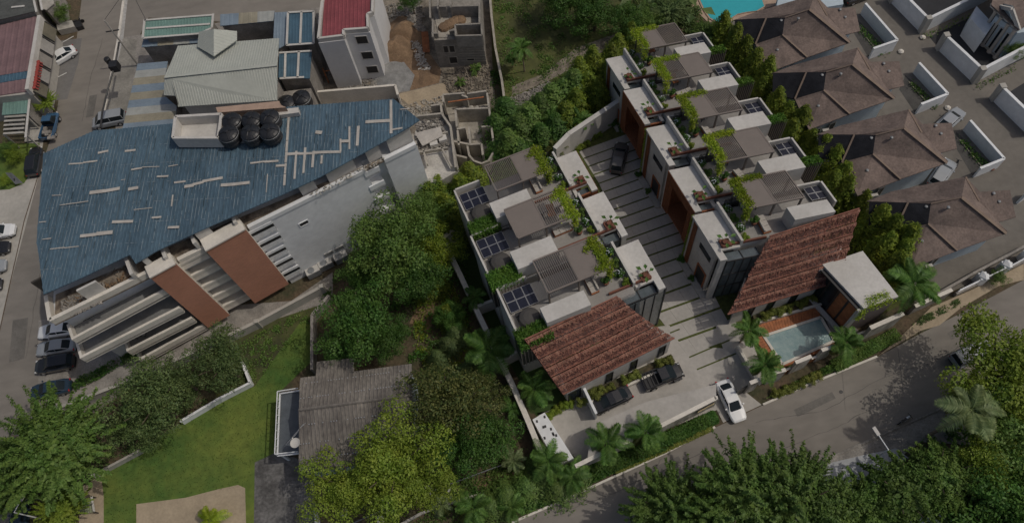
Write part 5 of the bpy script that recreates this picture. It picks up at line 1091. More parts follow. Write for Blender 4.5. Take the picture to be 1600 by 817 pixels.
hedge_row('trailing green hedge at the foot of the long stained wall', [(1300, 575), (1345, 552), (1400, 524)], 1.3, .8, L_MID, 320)
bushes([(905, 234), (915, 225), (925, 216), (935, 210)], .1, .8, 'golden green bush, %s from the left at the far end of the drive', L_OLIVE, ORD, 'bushes at the far end of the drive')
bushes([(938, 200), (950, 196), (963, 192), (973, 200)], .1, 1.0, 'dark bush, %s from the left at the head of the drive', L_DARK, ORD, 'dark bushes at the head of the drive')
# ================================================================ suburb on the right
SUBF = {'a': (1332, 101, 8.6), 'b': (1397, 154, 5.4), 'c': (1328, 178, 5.2), 'd': (1287, 141, 6.4), 'e': (1291, 113, 7.3)}
FAC = [('roof_slope', SHING, [(1332, 101, 8.6), (1397, 154, 5.6), (1328, 178, 5.2), (1287, 141, 6.4), (1291, 113, 7.3)]),
       ('roof_slope', SHING, [(1287, 141.5, 6.38), (1328, 178.5, 5.18), (1264, 203, 4.6), (1242, 155, 5.0)]),
       ('painted_shade_slope', SHINGD, [(1291, 113, 7.3), (1287, 141, 6.4), (1242, 155, 5.0), (1260, 113, 6.9)]),  # sun-averted slopes, their shade painted in as dark shingle
       ('painted_shade_slope', SHINGD, [(1260, 113, 6.9), (1242, 155, 5.0), (1207, 148, 4.8), (1208, 115, 6.0)]),
       ('roof_slope', SHING, [(1205, 115, 5.6), (1208, 114.5, 6.0), (1260, 113, 6.9), (1291, 113, 7.3), (1332, 101, 8.6), (1340, 75, 8.4), (1290, 90, 6.4), (1240, 102, 5.7)]),
       ('roof_slope', SHING, [(1340, 75, 8.4), (1360, 110, 6.8), (1332, 101, 8.6)]),
       ('roof_slope', SHING, [(1340, 75, 8.4), (1361, 97, 7.2), (1405, 96, 6.4), (1413, 134, 5.1), (1386, 141, 5.3), (1360, 110, 6.8)]),
       ('roof_slope', SHING, [(1333, 100.5, 8.62), (1360, 110, 6.82), (1386, 141, 5.32), (1399, 152, 5.55)])]
CAPS = [((1332, 101, 8.65), (1397, 154, 5.65), .38), ((1287, 141, 6.45), (1328, 178, 5.3), .22), ((1340, 75, 8.45), (1360, 110, 6.9), .2), ((1260, 113, 6.95), (1242, 155, 5.1), .2), ((1332, 101, 8.65), (1291, 113, 7.35), .18)]
VENT = [(1313, 117, 7.9), (1388, 113, 6.1), (1278, 167, 5.4), (1380, 101, 6.7), (1284, 119, 6.9), (1246, 122, 6.1)]
SH_ = [((-2.1, 9.3), 'brown shingle house just below the turquoise pool, farthest whole one'), ((0, 0), 'brown shingle house, second whole one below the turquoise pool'), ((2.4, -9.8), 'brown shingle house behind the tall bamboo, third below the turquoise pool'), ((4.9, -19.5), 'nearest brown shingle house, beside the fence and main road')]
bodyp = Q([(1250, 160), (1266, 198), (1326, 174), (1392, 152), (1384, 138), (1406, 130), (1398, 101), (1356, 104), (1338, 90), (1300, 104), (1216, 118), (1212, 146)], 5)
for (dx, dy), lb in SH_:
    s_ = Vector((dx, dy, 0)); o0 = P(1320, 140, 0) + s_; t = thing('suburban_house', lb, 'house', (o0.x, o0.y, 0))
    g = M(); bc = sum(bodyp, Vector()) / len(bodyp); g.prism([bc + (p - bc) * .93 + s_ for p in bodyp], 0, 4.6); g.build('wall', BLUEW, t)
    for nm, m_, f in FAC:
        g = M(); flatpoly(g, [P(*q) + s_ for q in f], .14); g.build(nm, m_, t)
    for a, b, w in CAPS: g = M(); g.bar(P(*a) + s_, P(*b) + s_, w, .08); g.build('ridge_cap', RIDGE, t)
    for v in VENT:
        q = P(*v) + s_; g = M(); g.lathe([(.09, -.2), (.09, .12), (.19, .15), (.17, .25), (.06, .3)], c=tuple(q), n=10); g.build('roof_vent', STEEL, t)
    a, b = V2(P(1266, 198, 4.9) + s_), V2(P(1326, 174, 4.9) + s_); n_ = Vector(((b - a).y, -(b - a).x)); n_ = n_ if n_.y < 0 else -n_
    for u in (.2, .6): window(t, a.lerp(b, u), a.lerp(b, u + .16), 1.6, 3.6, n_, WHITE, GLASS)
    g = M(); q = a.lerp(b, .48); g.box(q.x - .4, q.x + .4, q.y - .55, q.y - .2, 2.6, 3.3); g.build('air_unit', WHITE, t)
def ywall(label, pts, h=2.2):
    bwall(label, pts, h, .22, BLUEW if False else WHITEB, 'courtyard_wall', 0)
ywall('white L shaped courtyard wall nearest the turquoise pool', [(1345, 22), (1394, 79), (1357, 92)], 1.9); ywall('white L shaped courtyard wall in front of the second brown house', [(1427, 114), (1471, 162), (1430, 178)], 1.9)
ywall('white L shaped courtyard wall in front of the third brown house', [(1505, 203), (1557, 262), (1520, 277)], 1.9)
for lb, pts in [('white walled courtyard corner at the top across the estate road', [(1392, 3), (1439, 51), (1527, 8), (1560, -10)]), ('white walled courtyard beside the columned porch', [(1466, 77), (1521, 129), (1610, 82)]), ('white courtyard wall at the right edge across the estate road', [(1551, 156), (1606, 210), (1660, 190)])]:
    t = bwall(lb, pts, 2.5, .3, WHITEB, 'courtyard_wall')
    for p in pts[:2]: g = M(); q = P(*p); g.box(q.x - .35, q.x + .35, q.y - .35, q.y + .35, 0, 2.8); g.build('gate_post', CONC, t)
bwall('short white wall at the right edge by the nearest brown house', [(1588, 318), (1606, 306)], 1.9, .25, WHITEB)
random.seed(9)
for (x0, y0, x1, y1, lb) in [(1343, 42, 1382, 84, 'strip of planting inside the wall nearest the turquoise pool'), (1424, 128, 1462, 168, 'strip of planting inside the wall of the second brown house'), (1503, 218, 1542, 262, 'strip of planting inside the wall of the third brown house')]:
    leafrun('planting_strip', lb, [(P(x0, y0, .3), P(x1, y1, .3))], 70, .12, L_DARK, 'plants', .45, .2, kind='stuff')
    kerb([(x0 - 4, y0 + 1), (x1 - 6, y1 + 3)], h=.12, w=.12, m=OCHRE)
for i, (x0, y0, x1, y1) in enumerate([(1445, 52, 1515, 18), (1528, 130, 1590, 98)]):
    leafrun('planting_strip', ['small plants along the wall of the top courtyard', 'small plants along the wall below the columned porch'][i], [(P(x0, y0 + 6, .3), P(x1, y1 + 6, .3))], 16, .14, L_MID, 'plants', .4, .2, kind='stuff')
# columned porch
PH = thing('columned_house', 'white columned porch with triangular pediment and brown roof', 'house', P(1560, 40, 0)); zc = 5.2
roofp = [(1549, 8, 6.6), (1592, 47, 5.5), (1700, -20, 6.5), (1640, -90, 7.5), (1560, -40, 7)]
g = M(); flatpoly(g, roofp, .2); g.build('roof', SHING, PH)
tr = [P(1549, 8, 5.3), P(1592, 47, 5.3), P(1581, 15, 7.4)]
g = M(); 
for i in range(3): g.bar(tr[i], tr[(i + 1) % 3], .3, .45)
g.build('pediment_frame', WHITE, PH)
g = M(); n_ = Vector((-.05, -.05, 0)); g.add([p for p in tr] + [p + Vector((.4, .5, 0)) for p in tr], [(0, 1, 2), (2, 1, 0), (3, 4, 5), (0, 1, 4, 3)]); g.build('pediment', BLUEW, PH)
for (x, y) in [(1557, 17), (1566, 26), (1577, 37), (1587, 46)]:
    q = P(x, y, zc); g = M(); g.lathe([(.34, 0), (.34, .25), (.24, .3), (.2, zc - .3), (.3, zc - .2), (.3, zc)], c=(q.x, q.y, 0), n=12); g.build('column', mat('cream_column', (.52, .46, .40), .7, .05, 2), PH)
g = M(); g.prism(Q([(1517, 29), (1526, 10), (1552, 38), (1540, 56)], 3.2), 0, 3.2); g.build('garage', WHITEB, PH); g = M(); g.prism(Q([(1556, 25), (1590, 52), (1680, 40), (1640, -60)], 4.8), 0, 4.8); g.build('wall', BLUEW, PH)
g = M(); g.prism(Q([(1521, 54), (1533, 48), (1575, 86), (1560, 92)], .3), 0, .3); g.build('step', CONC, PH)
a, b = V2(P(1556, 25, 4.8)), V2(P(1590, 52, 4.8)); n_ = Vector(((b - a).y, -(b - a).x)); n_ = n_ if n_.x < 0 else -n_
for u in (.1, .4, .7): window(PH, a.lerp(b, u), a.lerp(b, u + .2), .4, 4.0, n_, WHITE, GLASS)
# pool at top
TP = thing('swimming_pool', 'curved turquoise swimming pool with peach deck at the top edge', 'swimming pool', P(1140, 5))
pk = Q([(1092, -20), (1094, 0), (1101, 15), (1110, 28), (1121, 34), (1137, 32), (1152, 22), (1166, 19), (1182, 17), (1194, 10), (1190, -2), (1180, -30)], .2)
c = sum(pk, Vector()) / len(pk); g = M(); g.prism([c + (p - c) * 1.06 for p in pk], 0, .17); g.build('coping', mat('peach_stone', (.45, .33, .25), .9, .1, 1), TP); g = M(); g.prism(pk, .0, .19); g.build('water', WATERB, TP)
sheet('pool_deck', [(1130, 38), (1200, 12), (1300, -10), (1300, -60), (1050, -60), (1080, 10), (1105, 34)], .04, MATS['peach_stone'])
wl_ = thing('blue_wall_house', 'pale blue house corner showing at the top edge near the pool', 'house', P(1300, -5)); g = M(); g.prism(Q([(1212, 20), (1245, 14), (1320, 2), (1318, -20), (1220, -20)], 3), 0, 2.4); g.build('wall', BLUEW, wl_)
# fence by the main road
FE = thing('road_fence', 'white railed fence with square posts between the brown house and the road', 'fence', P(1550, 425)); g = M(); fp = [P(x, y) for x, y in [(1490, 462), (1530, 443), (1566, 426), (1600, 408), (1700, 356)]]; g.wall(fp, .3, 0, .7); g.build('base_wall', CONCD, FE)
for z in (1.1, 1.5): g = M(); g.wall([p for p in fp], .1, z, z + .1); g.build('rail', WHITEB, FE)
for (x, y) in [(1526, 441), (1562, 423), (1596, 406)]: g = M(); q = P(x, y); g.box(q.x - .45, q.x + .45, q.y - .45, q.y + .45, 0, 1.7); g.lathe([(.62, 1.71), (.55, 1.85), (.1, 2.1)], c=(q.x, q.y, 0), n=4); g.build('post', WHITEB, FE)
bwall('low grey wall behind the white railed fence', [(1450, 470), (1520, 430), (1600, 388)], 1.0, .2, CONCD)
# ================================================================ vegetation
random.seed(77)
TREES = [
 ('feathery green tree filling the bottom left corner above the bench', 78, 702, 7.2, 6, 'tufty', L_MID), ('smaller feathery tree at the left edge of the frame', 20, 745, 5.0, 5, 'tufty', L_MID), ('bright feathery bush tree at the bottom beside the bench', 92, 800, 3.2, 3, 'tufty', L_OLIVE),
 ('sage green tree below the left terracotta panel', 340, 562, 4.3, 6, 'open', L_SAGE), ('rounded sage tree between the long building and the lawn', 232, 625, 5.2, 6, 'open', L_SAGE), ('low sage tree where the lawn wall breaks', 280, 590, 3.6, 4.5, 'open', L_SAGE), ('dull green low tree in front of the lawn wall', 215, 672, 3.4, 3, 'open', L_SAGE),
 ('big dark green tree against the right end of the long white building', 612, 378, 5.7, 8, 'round', L_MID), ('tall dark green tree left of the wooded slope', 560, 502, 5.2, 7, 'round', L_DARK), ('dark leafy tree between the white building and the grey roof', 655, 436, 3.7, 6.5, 'round', L_DARK), ('small dark tree just above the grey roof', 606, 528, 2.8, 5, 'round', L_DARK),
 ('dark tree close to the air units by the white wall', 566, 424, 3.0, 5, 'round', L_DARK), ('bushy green tree behind the big dark one near the annex', 672, 330, 4.0, 5, 'fine', L_MID), ('low dark tree on the shaded wooded slope', 702, 492, 2.0, 3, 'round', L_DARK), ('low shaded tree above the grey roofed house', 528, 556, 2.2, 4, 'round', L_DARK), ('mid green tree on the slope left of the estate wall', 688, 392, 3.6, 5, 'fine', L_BAMB),
 ('yellow green tree spreading over the corner of the grey roof', 612, 722, 5.6, 8, 'puffy', L_OLIVE), ('lower yellow green tree at the end of the grey roof', 540, 760, 4.6, 6.5, 'puffy', L_OLIVE), ('yellow green crown nearest the curving white wall', 650, 752, 4.0, 6.5, 'puffy', L_OLIVE),
 ('russet tinged tree right of the grey roof', 700, 635, 5.6, 7, 'open', L_BROWN), ('dark leafy tree beside the russet one near the estate wall', 755, 690, 4.2, 5.5, 'round', L_DARK), ('small dark tree under the russet crown', 690, 690, 3.8, 4.5, 'open', L_DARK), ('russet and green tree by the left estate palms', 745, 620, 3.6, 5, 'open', L_BROWN),
 ('bright yellow green tree at the right edge of the road', 1568, 580, 6.5, 7, 'puffy', L_OLIVE), ('bright green tree crown hanging over the parked van', 1520, 618, 3.2, 6, 'fine', L_OLIVE), ('yellow green crown at the right edge under the big bright one', 1596, 650, 4.4, 6.5, 'puffy', L_OLIVE), ('dark green tree at the right edge below the bright one', 1590, 690, 6.0, 6, 'round', L_MID), ('dark tree in the bottom right corner', 1570, 780, 6.5, 5, 'round', L_DARK), ('yellow green tree crown between the pale palm and the right edge', 1545, 720, 3.6, 6.5, 'fine', L_OLIVE),
 ('drooping dark tree right of the street lamp', 1418, 768, 4.4, 6, 'droop', L_MID), ('drooping tree crown under the pale palm', 1478, 742, 3.8, 6.5, 'droop', L_MID), ('low drooping tree over the white vehicle at the bottom', 1360, 802, 4.4, 5, 'droop', L_MID), ('dark drooping tree behind the white vehicle', 1490, 770, 4.0, 4, 'droop', L_DARK),
 ('spiky green tree at the bottom overhanging the main road', 1165, 775, 5.6, 7, 'tufty', L_MID), ('green tree mass at the bottom right of the road', 1235, 790, 6.2, 6.5, 'tufty', L_MID), ('leafy tree at the bottom edge left of the road trees', 1050, 800, 5.0, 5, 'tufty', L_MID), ('leafy tree between the two bottom road trees', 1120, 815, 5.0, 6, 'tufty', L_MID), ('bushy tree at the bottom edge near the white apron', 1300, 812, 4.6, 5, 'tufty', L_MID), ('small leafy crown poking up beside the apron', 1255, 745, 2.8, 5, 'tufty', L_MID),
 ('shadowy tree on the grass field at the top', 930, 15, 4.6, 4, 'open', L_DARK), ('dark tree at the top edge of the field', 880, -8, 5.0, 5, 'open', L_DARK), ('dull tree in the middle of the field top', 975, 35, 3.4, 3.5, 'open', L_DARK), ('tall banana like shrub mass left of the turquoise pool', 1045, 14, 3.0, 3, 'tufty', L_SAGE), ('green bush mass under the turquoise pool', 1104, 52, 2.3, 2.5, 'tufty', L_MID), ('small tree at the left corner of the field edge', 1010, 28, 2.6, 3, 'open', L_MID),
 ('small green tree beside the top left shop', 92, 20, 1.9, 2.5, 'fine', L_MID), ('small bright tree beside the pale concrete platform', 70, 158, 1.8, 2.2, 'tufty', L_OLIVE), ('dark bush in the gap beside the top left roof', 76, 8, 1.6, 2, 'round', L_DARK), ('yellow green shrub on the small grass verge', 22, 243, 1.7, 1.3, 'fine', L_OLIVE), ('green shrub at the left of the small grass verge', 8, 232, 1.6, 1.6, 'open', L_MID), ('low yellow shrub by the tilted panel', 8, 282, 1.1, .8, 'fine', L_OLIVE),
 ('tree in the corner below the columned porch', 1585, 76, 1.8, 2, 'fine', L_MID), ('small tree at the top edge among the sheds and rubble', 642, 0, 2.2, 3, 'open', L_DARK), ('small shrub at the roadside sand by the fence', 1562, 432, 1.3, 1.2, 'open', L_MID)]
for i, (lb, x, y, r, h, k, m) in enumerate(TREES): tree('tree', lb, x, y, r, h, k, m)
# bamboo hedges
def ham(pts, r, h, where, m=None, j=0):
    for i, (x, y) in enumerate(pts): hedge_tree('feathery bamboo clump, %s of the row %s' % (ORD[i] if i < 9 else 'number %d' % (i + 1), where), x, y, r * U_(.9, 1.1), h * U_(.9, 1.1), 'bamboo ' + where, m, i + j)
ham([(1128, 50), (1146, 70), (1163, 84), (1178, 104), (1196, 120)], 1.9, 6.5, 'behind the far right row roofs'); ham([(1210, 168), (1226, 186), (1232, 214), (1248, 196)], 1.9, 6.5, 'beside the second brown house'); ham([(1282, 238), (1298, 256), (1312, 280), (1296, 292), (1318, 300)], 2.0, 6.5, 'beside the third brown house')
ham([(1366, 350), (1384, 366), (1376, 392), (1402, 400), (1392, 420), (1410, 380)], 2.2, 7, 'beside the nearest brown house'); ham([(1188, 145), (1262, 226), (1272, 252), (1345, 318)], 1.6, 5, 'in the gaps behind the right row', j=1)
ham([(795, 230), (812, 205), (828, 188), (846, 172), (862, 160), (880, 150), (896, 138)], 2.6, 6, 'along the far estate wall', L_MID); ham([(905, 115), (925, 100), (918, 140), (900, 165), (885, 185), (935, 150), (950, 120)], 2.2, 6, 'left of the far right row house')
ham([(775, 200), (790, 175), (810, 240), (845, 215), (868, 200), (780, 240)], 2.3, 4.5, 'below the stony slope', L_DARK, 2); ham([(985, 60), (965, 75), (955, 92)], 1.8, 5, 'at the corner of the far pergola')
ham([(690, 300), (700, 330), (722, 300), (736, 280), (676, 310), (712, 345)], 2.3, 6.5, 'between the annex and the left row'); ham([(680, 440), (665, 452), (700, 492), (640, 416), (676, 420)], 1.5, 4.0, 'outside the left estate wall'); ham([(712, 522), (700, 540), (732, 580), (684, 560), (716, 594)], 1.4, 3.0, 'on the bare slope by the left palms', L_SAGE)
ham([(845, 740), (870, 760), (820, 760), (790, 775), (765, 790), (895, 745)], 2.0, 2.6, 'below the utility block', L_MID)
# palms
for i, (lb, x, y, L, h, m, n_) in enumerate([('big palm at the left garden of the left row', 772, 548, 4.2, 5, L_PALM, 16), ('palm in the garden beside the car court', 838, 606, 3.2, 3.5, L_PALM, 15), ('first palm along the street wall, beside the patio', 955, 697, 3.1, 4, L_PALM, 15), ('second palm along the street wall below the black car', 1012, 677, 3.2, 4.2, L_PALM, 15),
    ('palm hiding the lower end of the utility block', 862, 722, 3.2, 3.8, L_PALM, 15), ('shadowed palm at the bottom left of the estate wall', 895, 742, 2.6, 2.6, L_PALM, 13), ('palm between the drive and the pool', 1166, 516, 2.7, 3.6, L_PALM, 15), ('palm at the pool corner beside the gate', 1194, 566, 3.0, 3.8, L_PALM, 15), ('palm at the right end of the pool', 1325, 532, 2.9, 3.8, L_PALM, 15),
    ('large dark palm beside the pool house', 1430, 436, 4.3, 5.5, L_PALM, 18), ('large pale drooping palm over the bottom right trees', 1510, 645, 3.9, 9, L_PALE, 13), ('tall thin palm standing alone on the grass field', 816, 72, 2.4, 5, L_PALM, 13), ('small palm beside the upper garden wall of the left row', 742, 462, 2.2, 2.8, L_PALM, 12), ('palm at the head of the drive by the end wall', 906, 190, 2.4, 3.5, L_PALM, 12),
    ('drooping reddish palm beside the far left row house', 866, 232, 1.8, 2.5, L_BROWN, 9), ('palm at the bottom edge left of the estate wall', 738, 790, 3.0, 2.5, L_PALM, 14), ('small pale palm by the painted tyres', 802, 722, 1.9, 2.0, L_PALE, 11), ('pale broad palm beside the painted tyres and rail', 690, 788, 1.8, 1.2, L_PALE, 10), ('yellow palm top at the bottom edge of the sand court', 330, 812, 2.3, 1.8, L_LIME, 12),
    ('palm at the far left corner of the estate by the bamboo', 862, 182, 2.2, 3.5, L_PALM, 12), ('small palm above the roofless rooms', 742, 108, 1.2, .8, L_MID, 9), ('small palm among the rubble below the block house', 720, 128, 1.0, .6, L_MID, 9), ('palm hidden in the foliage right of the field palm', 800, 90, 1.6, 2, L_PALM, 10), ('palm at the bottom edge in the shaded bed', 800, 790, 2.3, 2, L_PALM, 12), ('palm at the corner of the lower estate garden', 800, 640, 2.0, 1.6, L_PALM, 11)]):
    palm(lb, x, y, L * (.8 if m is L_PALM else .92), h, m, None, max(9, n_ - 3), dr=i)
for (x, y), lb in zip([(1020, 0), (1040, 22), (1068, 2), (1000, 12), (1078, 28)], ['at the top left of the pool thicket', 'in the middle of the pool thicket', 'nearest the turquoise water', 'at the left fringe of the pool thicket', 'below the turquoise water']):
    bigleaf('banana plant with long pale leaves ' + lb, P(x, y, .5), 3.4, L_SAGE, 'banana plants')
# ground cover
def cover(label, pix, n_, s, m, h=.4, cat='undergrowth', name='undergrowth', z=0):
    pts = Q(pix, z); xs = [p.x for p in pts]; ys = [p.y for p in pts]; g = M(); k = 0
    cl = [(U_(min(xs), max(xs)), U_(min(ys), max(ys)), U_(.3, 1.1)) for _ in range(max(8, n_ // 45))]
    while k < n_:
        c = cl[int(RND() * len(cl))]; p = (c[0] + random.gauss(0, c[2] * .6), c[1] + random.gauss(0, c[2] * .6))
        if not inside(p, pts): k += .2; continue
        d2 = ((p[0] - c[0]) ** 2 + (p[1] - c[1]) ** 2) / (c[2] ** 2); leaf(g, Vector((p[0], p[1], z + .05 + h * c[2] * math.exp(-d2) * U_(.5, 1.2))), rdir(.9), s * U_(.6, 1.4), .5); k += 1
    return g.build(name, m, kind='stuff', label=label, cat=cat)
random.seed(12)
cover('dark undergrowth filling the wooded slope between the houses', [(500, 460), (560, 400), (640, 330), (700, 290), (720, 360), (760, 520), (820, 640), (838, 710), (760, 800), (640, 730), (650, 570), (560, 560), (496, 560)], 12000, .15, L_DARK, .7)
cover('brighter scrub along the estate wall of the left row', [(640, 420), (685, 390), (735, 510), (780, 620), (700, 600), (650, 560)], 5000, .14, L_BAMB, .5)
cover('leafy bed along the street wall below the left palms', [(800, 812), (760, 790), (840, 735), (905, 728), (1000, 690), (1118, 640), (1122, 662), (1039, 704), (954, 742), (862, 785)], 22000, .13, L_DARK, .75)
cover('low plants in the bed between the pool panels and the kerb', [(1192, 626), (1240, 598), (1300, 568), (1400, 520), (1410, 524), (1370, 550), (1262, 598)], 12000, .11, L_MID, .5)
cover('dark garden planting behind the right row', [(1120, 40), (1180, 60), (1300, 250), (1400, 400), (1440, 470), (1340, 400), (1250, 240), (1170, 120)], 9000, .15, L_BAMB, .6)
cover('shrubby ground between the field and the far estate wall', [(770, 190), (880, 150), (985, 60), (1000, 80), (950, 150), (870, 240), (800, 260), (745, 250)], 9000, .15, L_MID, .6)
cover('weeds over the bottom garden around the painted tyres', [(540, 860), (600, 790), (700, 750), (800, 720), (830, 740), (760, 817), (700, 880)], 7000, .13, L_MID, .45)
cover('weeds between the bottom left trees and the long building', [(150, 740), (130, 680), (250, 600), (400, 560), (395, 600), (300, 650)], 5000, .13, L_SAGE, .4)
cover('green thicket left of the turquoise pool', [(985, -20), (1080, -20), (1098, 30), (1108, 60), (1060, 50), (1000, 45)], 6000, .18, L_SAGE, .7)
cover('tufts and weeds across the grass field', [(770, -20), (985, -20), (990, 50), (880, 130), (800, 180), (775, 80)], 7000, .13, L_MID, .18)
cover('hedge plants in the bed below the balconies', [(112, 600), (210, 545), (218, 558), (120, 612)], 2500, .13, L_DARK, .9)
cover('weeds along the roadside wall by the fence', [(1410, 520), (1440, 495), (1500, 465), (1502, 476), (1440, 508)], 1200, .11, L_SAGE, .35)
cover('weeds in the rubble strip beside the field wall', [(766, 110), (780, 110), (800, 260), (772, 250), (768, 180)], 1500, .13, L_DARK, .4)
cover('patchy weeds between the pipe wall and the lawn corner', [(330, 560), (500, 470), (490, 500), (400, 600)], 3000, .12, L_MID, .25)
cover('shaded ground plants under the bottom right trees', [(1340, 770), (1420, 700), (1560, 600), (1700, 600), (1700, 900), (1300, 900)], 6000, .2, L_DARK, .7)
# short grass blades over the lawn
g = M(); lw_ = Q([(165, 742), (250, 685), (345, 630), (398, 602), (470, 505), (490, 508), (490, 560), (437, 610), (432, 714), (396, 722), (392, 757), (213, 785), (210, 860), (165, 860)], 0)
xs = [p.x for p in lw_]; ys = [p.y for p in lw_]
for _ in range(12000):
    p = (U_(min(xs), max(xs)), U_(min(ys), max(ys)))
    if inside(p, lw_): a = U_(0, 6.28); k = .05; g.add([(p[0] - k * math.cos(a), p[1] - k * math.sin(a), .0), (p[0] + k * math.cos(a), p[1] + k * math.sin(a), .0), (p[0] + U_(-.06, .06), p[1] + U_(-.06, .06), U_(.06, .13))], [(0, 1, 2)])
g.build('lawn_blades', leafmat('lawn_blade', (.065, .125, .022), (.12, .19, .035)), kind='stuff', label='short green grass blades covering the lawn', cat='grass')
# ================================================================ vehicles
def paint(name, c, r=.25): 
    m = mat(name, c, r, .03, 1); m.node_tree.nodes['Principled BSDF'].inputs['Coat Weight'].default_value = .6; return m
PW, PB, PG, PBL, PSL, PGR = paint('white_car_paint', (.80, .81, .81)), paint('black_car_paint', (.02, .02, .022)), paint('grey_car_paint', (.10, .095, .09)), paint('blue_car_paint', (.05, .12, .22)), paint('silver_car_paint', (.33, .35, .37)), paint('deep_blue_paint', (.025, .045, .07))
LAMP = mat('lamp_lens', (.7, .7, .68), .1, .02, 1); RLAMP = mat('red_lamp_lens', (.35, .02, .02), .15, .05, 1)
def ring(w, z0, z1, r=.12): return [(-w * .92, z0), (-w, z0 + .2), (-w, z1 - r), (-w + r, z1), (-w * .4, z1 + .02), (w * .4, z1 + .02), (w - r, z1), (w, z1 - r), (w, z0 + .2), (w * .92, z0)]
def loft(g, sec):
    n = len(sec[0][1]); vs_ = [(x, y, z) for x, r in sec for (y, z) in r]
    g.add(vs_, [(k * n + i, k * n + (i + 1) % n, (k + 1) * n + (i + 1) % n, (k + 1) * n + i) for k in range(len(sec) - 1) for i in range(n)] + [tuple(range(n - 1, -1, -1)), tuple(range((len(sec) - 1) * n, len(sec) * n))]); return g
def wheels(t, xs, w, r=.33):
    for x in xs:
        for s in (-1, 1):
            g = M(); g.lathe([(r * .6, -.11), (r, -.09), (r, .09), (r * .6, .11)], c=(x, s * (w - .1), r), n=16, ax='y'); wq = part('wheel', g.mesh('wheel', TYRE), t)
            g = M(); g.lathe([(r * .55, 0), (r * .55, .02)], c=(x, s * (w - .1) + s * .115 - .01, r), n=12, ax='y'); part('rim', g.mesh('rim', SILV), wq)
def car_proto(kind, pm):
    t = thing('parked_car', '', 'car', (0, 0, 0)); w = .9
    if kind == 'sedan':
        L = 2.35; body = [(-L, ring(.66, .42, .74)), (-L + .12, ring(.80, .3, .92)), (-1.55, ring(.9, .24, .98)), (-.4, ring(.9, .2, .95)), (.9, ring(.9, .2, .93)), (1.6, ring(.88, .24, .84)), (L - .18, ring(.78, .3, .72)), (L, ring(.6, .38, .6))]
        cab = [(-1.85, .62, .96, .97), (-1.1, .68, .95, 1.38), (-.3, .70, .94, 1.45), (.35, .68, .93, 1.40), (1.2, .72, .90, .92)]; roof = (-1.1, .35, .66, 1.40); wx = (-1.4, 1.42)
    elif kind == 'suv':
        L = 2.28; body = [(-L, ring(.74, .5, .98)), (-L + .1, ring(.86, .35, 1.08)), (-1.5, ring(.93, .3, 1.1)), (0, ring(.93, .28, 1.08)), (1.1, ring(.93, .3, 1.04)), (1.8, ring(.88, .34, .96)), (L, ring(.66, .42, .76))]
        cab = [(-2.2, .74, 1.08, 1.12), (-1.9, .72, 1.08, 1.62), (-.6, .74, 1.07, 1.70), (.3, .70, 1.05, 1.66), (1.15, .76, 1.02, 1.04)]; roof = (-1.9, .3, .66, 1.66); wx = (-1.4, 1.4)
    elif kind == 'van':
        L = 2.3; body = [(-L, ring(.8, .4, 1.1)), (-L + .1, ring(.88, .3, 1.15)), (0, ring(.9, .28, 1.15)), (1.5, ring(.9, .3, 1.1)), (2.1, ring(.84, .34, .95)), (L, ring(.72, .4, .8))]
        cab = [(-2.25, .78, 1.15, 1.2), (-2.15, .78, 1.15, 1.85), (-.5, .78, 1.15, 1.92), (.9, .74, 1.13, 1.88), (1.75, .78, 1.08, 1.12)]; roof = (-2.15, .9, .72, 1.86); wx = (-1.4, 1.5)
    g = loft(M(), body); part('body', g.mesh('body', pm, smooth=False), t)
    def cr(wb, zb, zt): return [(-wb, zb - .08), (-wb, zb), (-wb * .82, zt - .06), (-wb * .7, zt), (wb * .7, zt), (wb * .82, zt - .06), (wb, zb), (wb, zb - .08)]
    g = loft(M(), [(x, cr(wb, zb, zt)) for x, wb, zb, zt in cab]); part('windows', g.mesh('windows', GLASS), t)
    g = M(); x0, x1, rw, rz = roof; xm = (x0 + x1) / 2
    pz = {c[0]: c[3] for c in cab}; zs_ = [cab[1][3], cab[2][3], cab[3][3]]; xs_ = [cab[1][0], cab[2][0], cab[3][0]]
    vs_ = []; 
    for x, z, k in zip(xs_, zs_, (.98, 1.0, .98)): vs_ += [(x, -rw * k, z - .005), (x, rw * k, z - .005), (x, -rw * k * .86, z + .035), (x, rw * k * .86, z + .035)]
    g.add(vs_, [(2, 6, 7, 3), (6, 10, 11, 7), (0, 4, 6, 2), (4, 8, 10, 6), (3, 7, 5, 1), (7, 11, 9, 5), (0, 2, 3, 1), (8, 9, 11, 10)]); part('roof', g.mesh('roof', pm), t)
    g = M()
    for s in (-1, 1):
        g2 = M(); g2.bar((cab[1][0], s * cab[1][1] * .83, cab[1][3] - .03), (cab[0][0] + .02, s * cab[0][1] * .98, cab[0][2] + .02), .09, .05); g2.bar((cab[3][0], s * cab[3][1] * .83, cab[3][3] - .03), (cab[4][0] - .03, s * cab[4][1] * .98, cab[4][2] + .02), .08, .05); g2.bar((cab[2][0] + .05, s * cab[2][1] * .86, cab[2][3] - .05), (cab[2][0] + .05, s * (cab[2][1] + .01), cab[2][2]), .08, .04)
        part('pillars', g2.mesh('pillars', pm), t)['kind'] = 'stuff'
        h = M(); x = body[-1][0] - .17; wq = body[-2][1][7][0]; h.bar((x - .1, s * (wq - .22), body[-1][1][3][1] + .02), (x + .12, s * (wq - .28), body[-1][1][3][1] - .04), .3, .12); part('headlight', h.mesh('headlight', LAMP), t)
        h = M(); h.bar((-body[-1][0] + .0, s * .62, .78), (-body[-1][0] + .14, s * .7, .82), .26, .14); part('tail_light', h.mesh('tail_light', RLAMP), t)
        h = M(); h.box(.72, .86, s * .98 - .09, s * .98 + .09, .93, 1.05); part('mirror', h.mesh('mirror', pm), t)
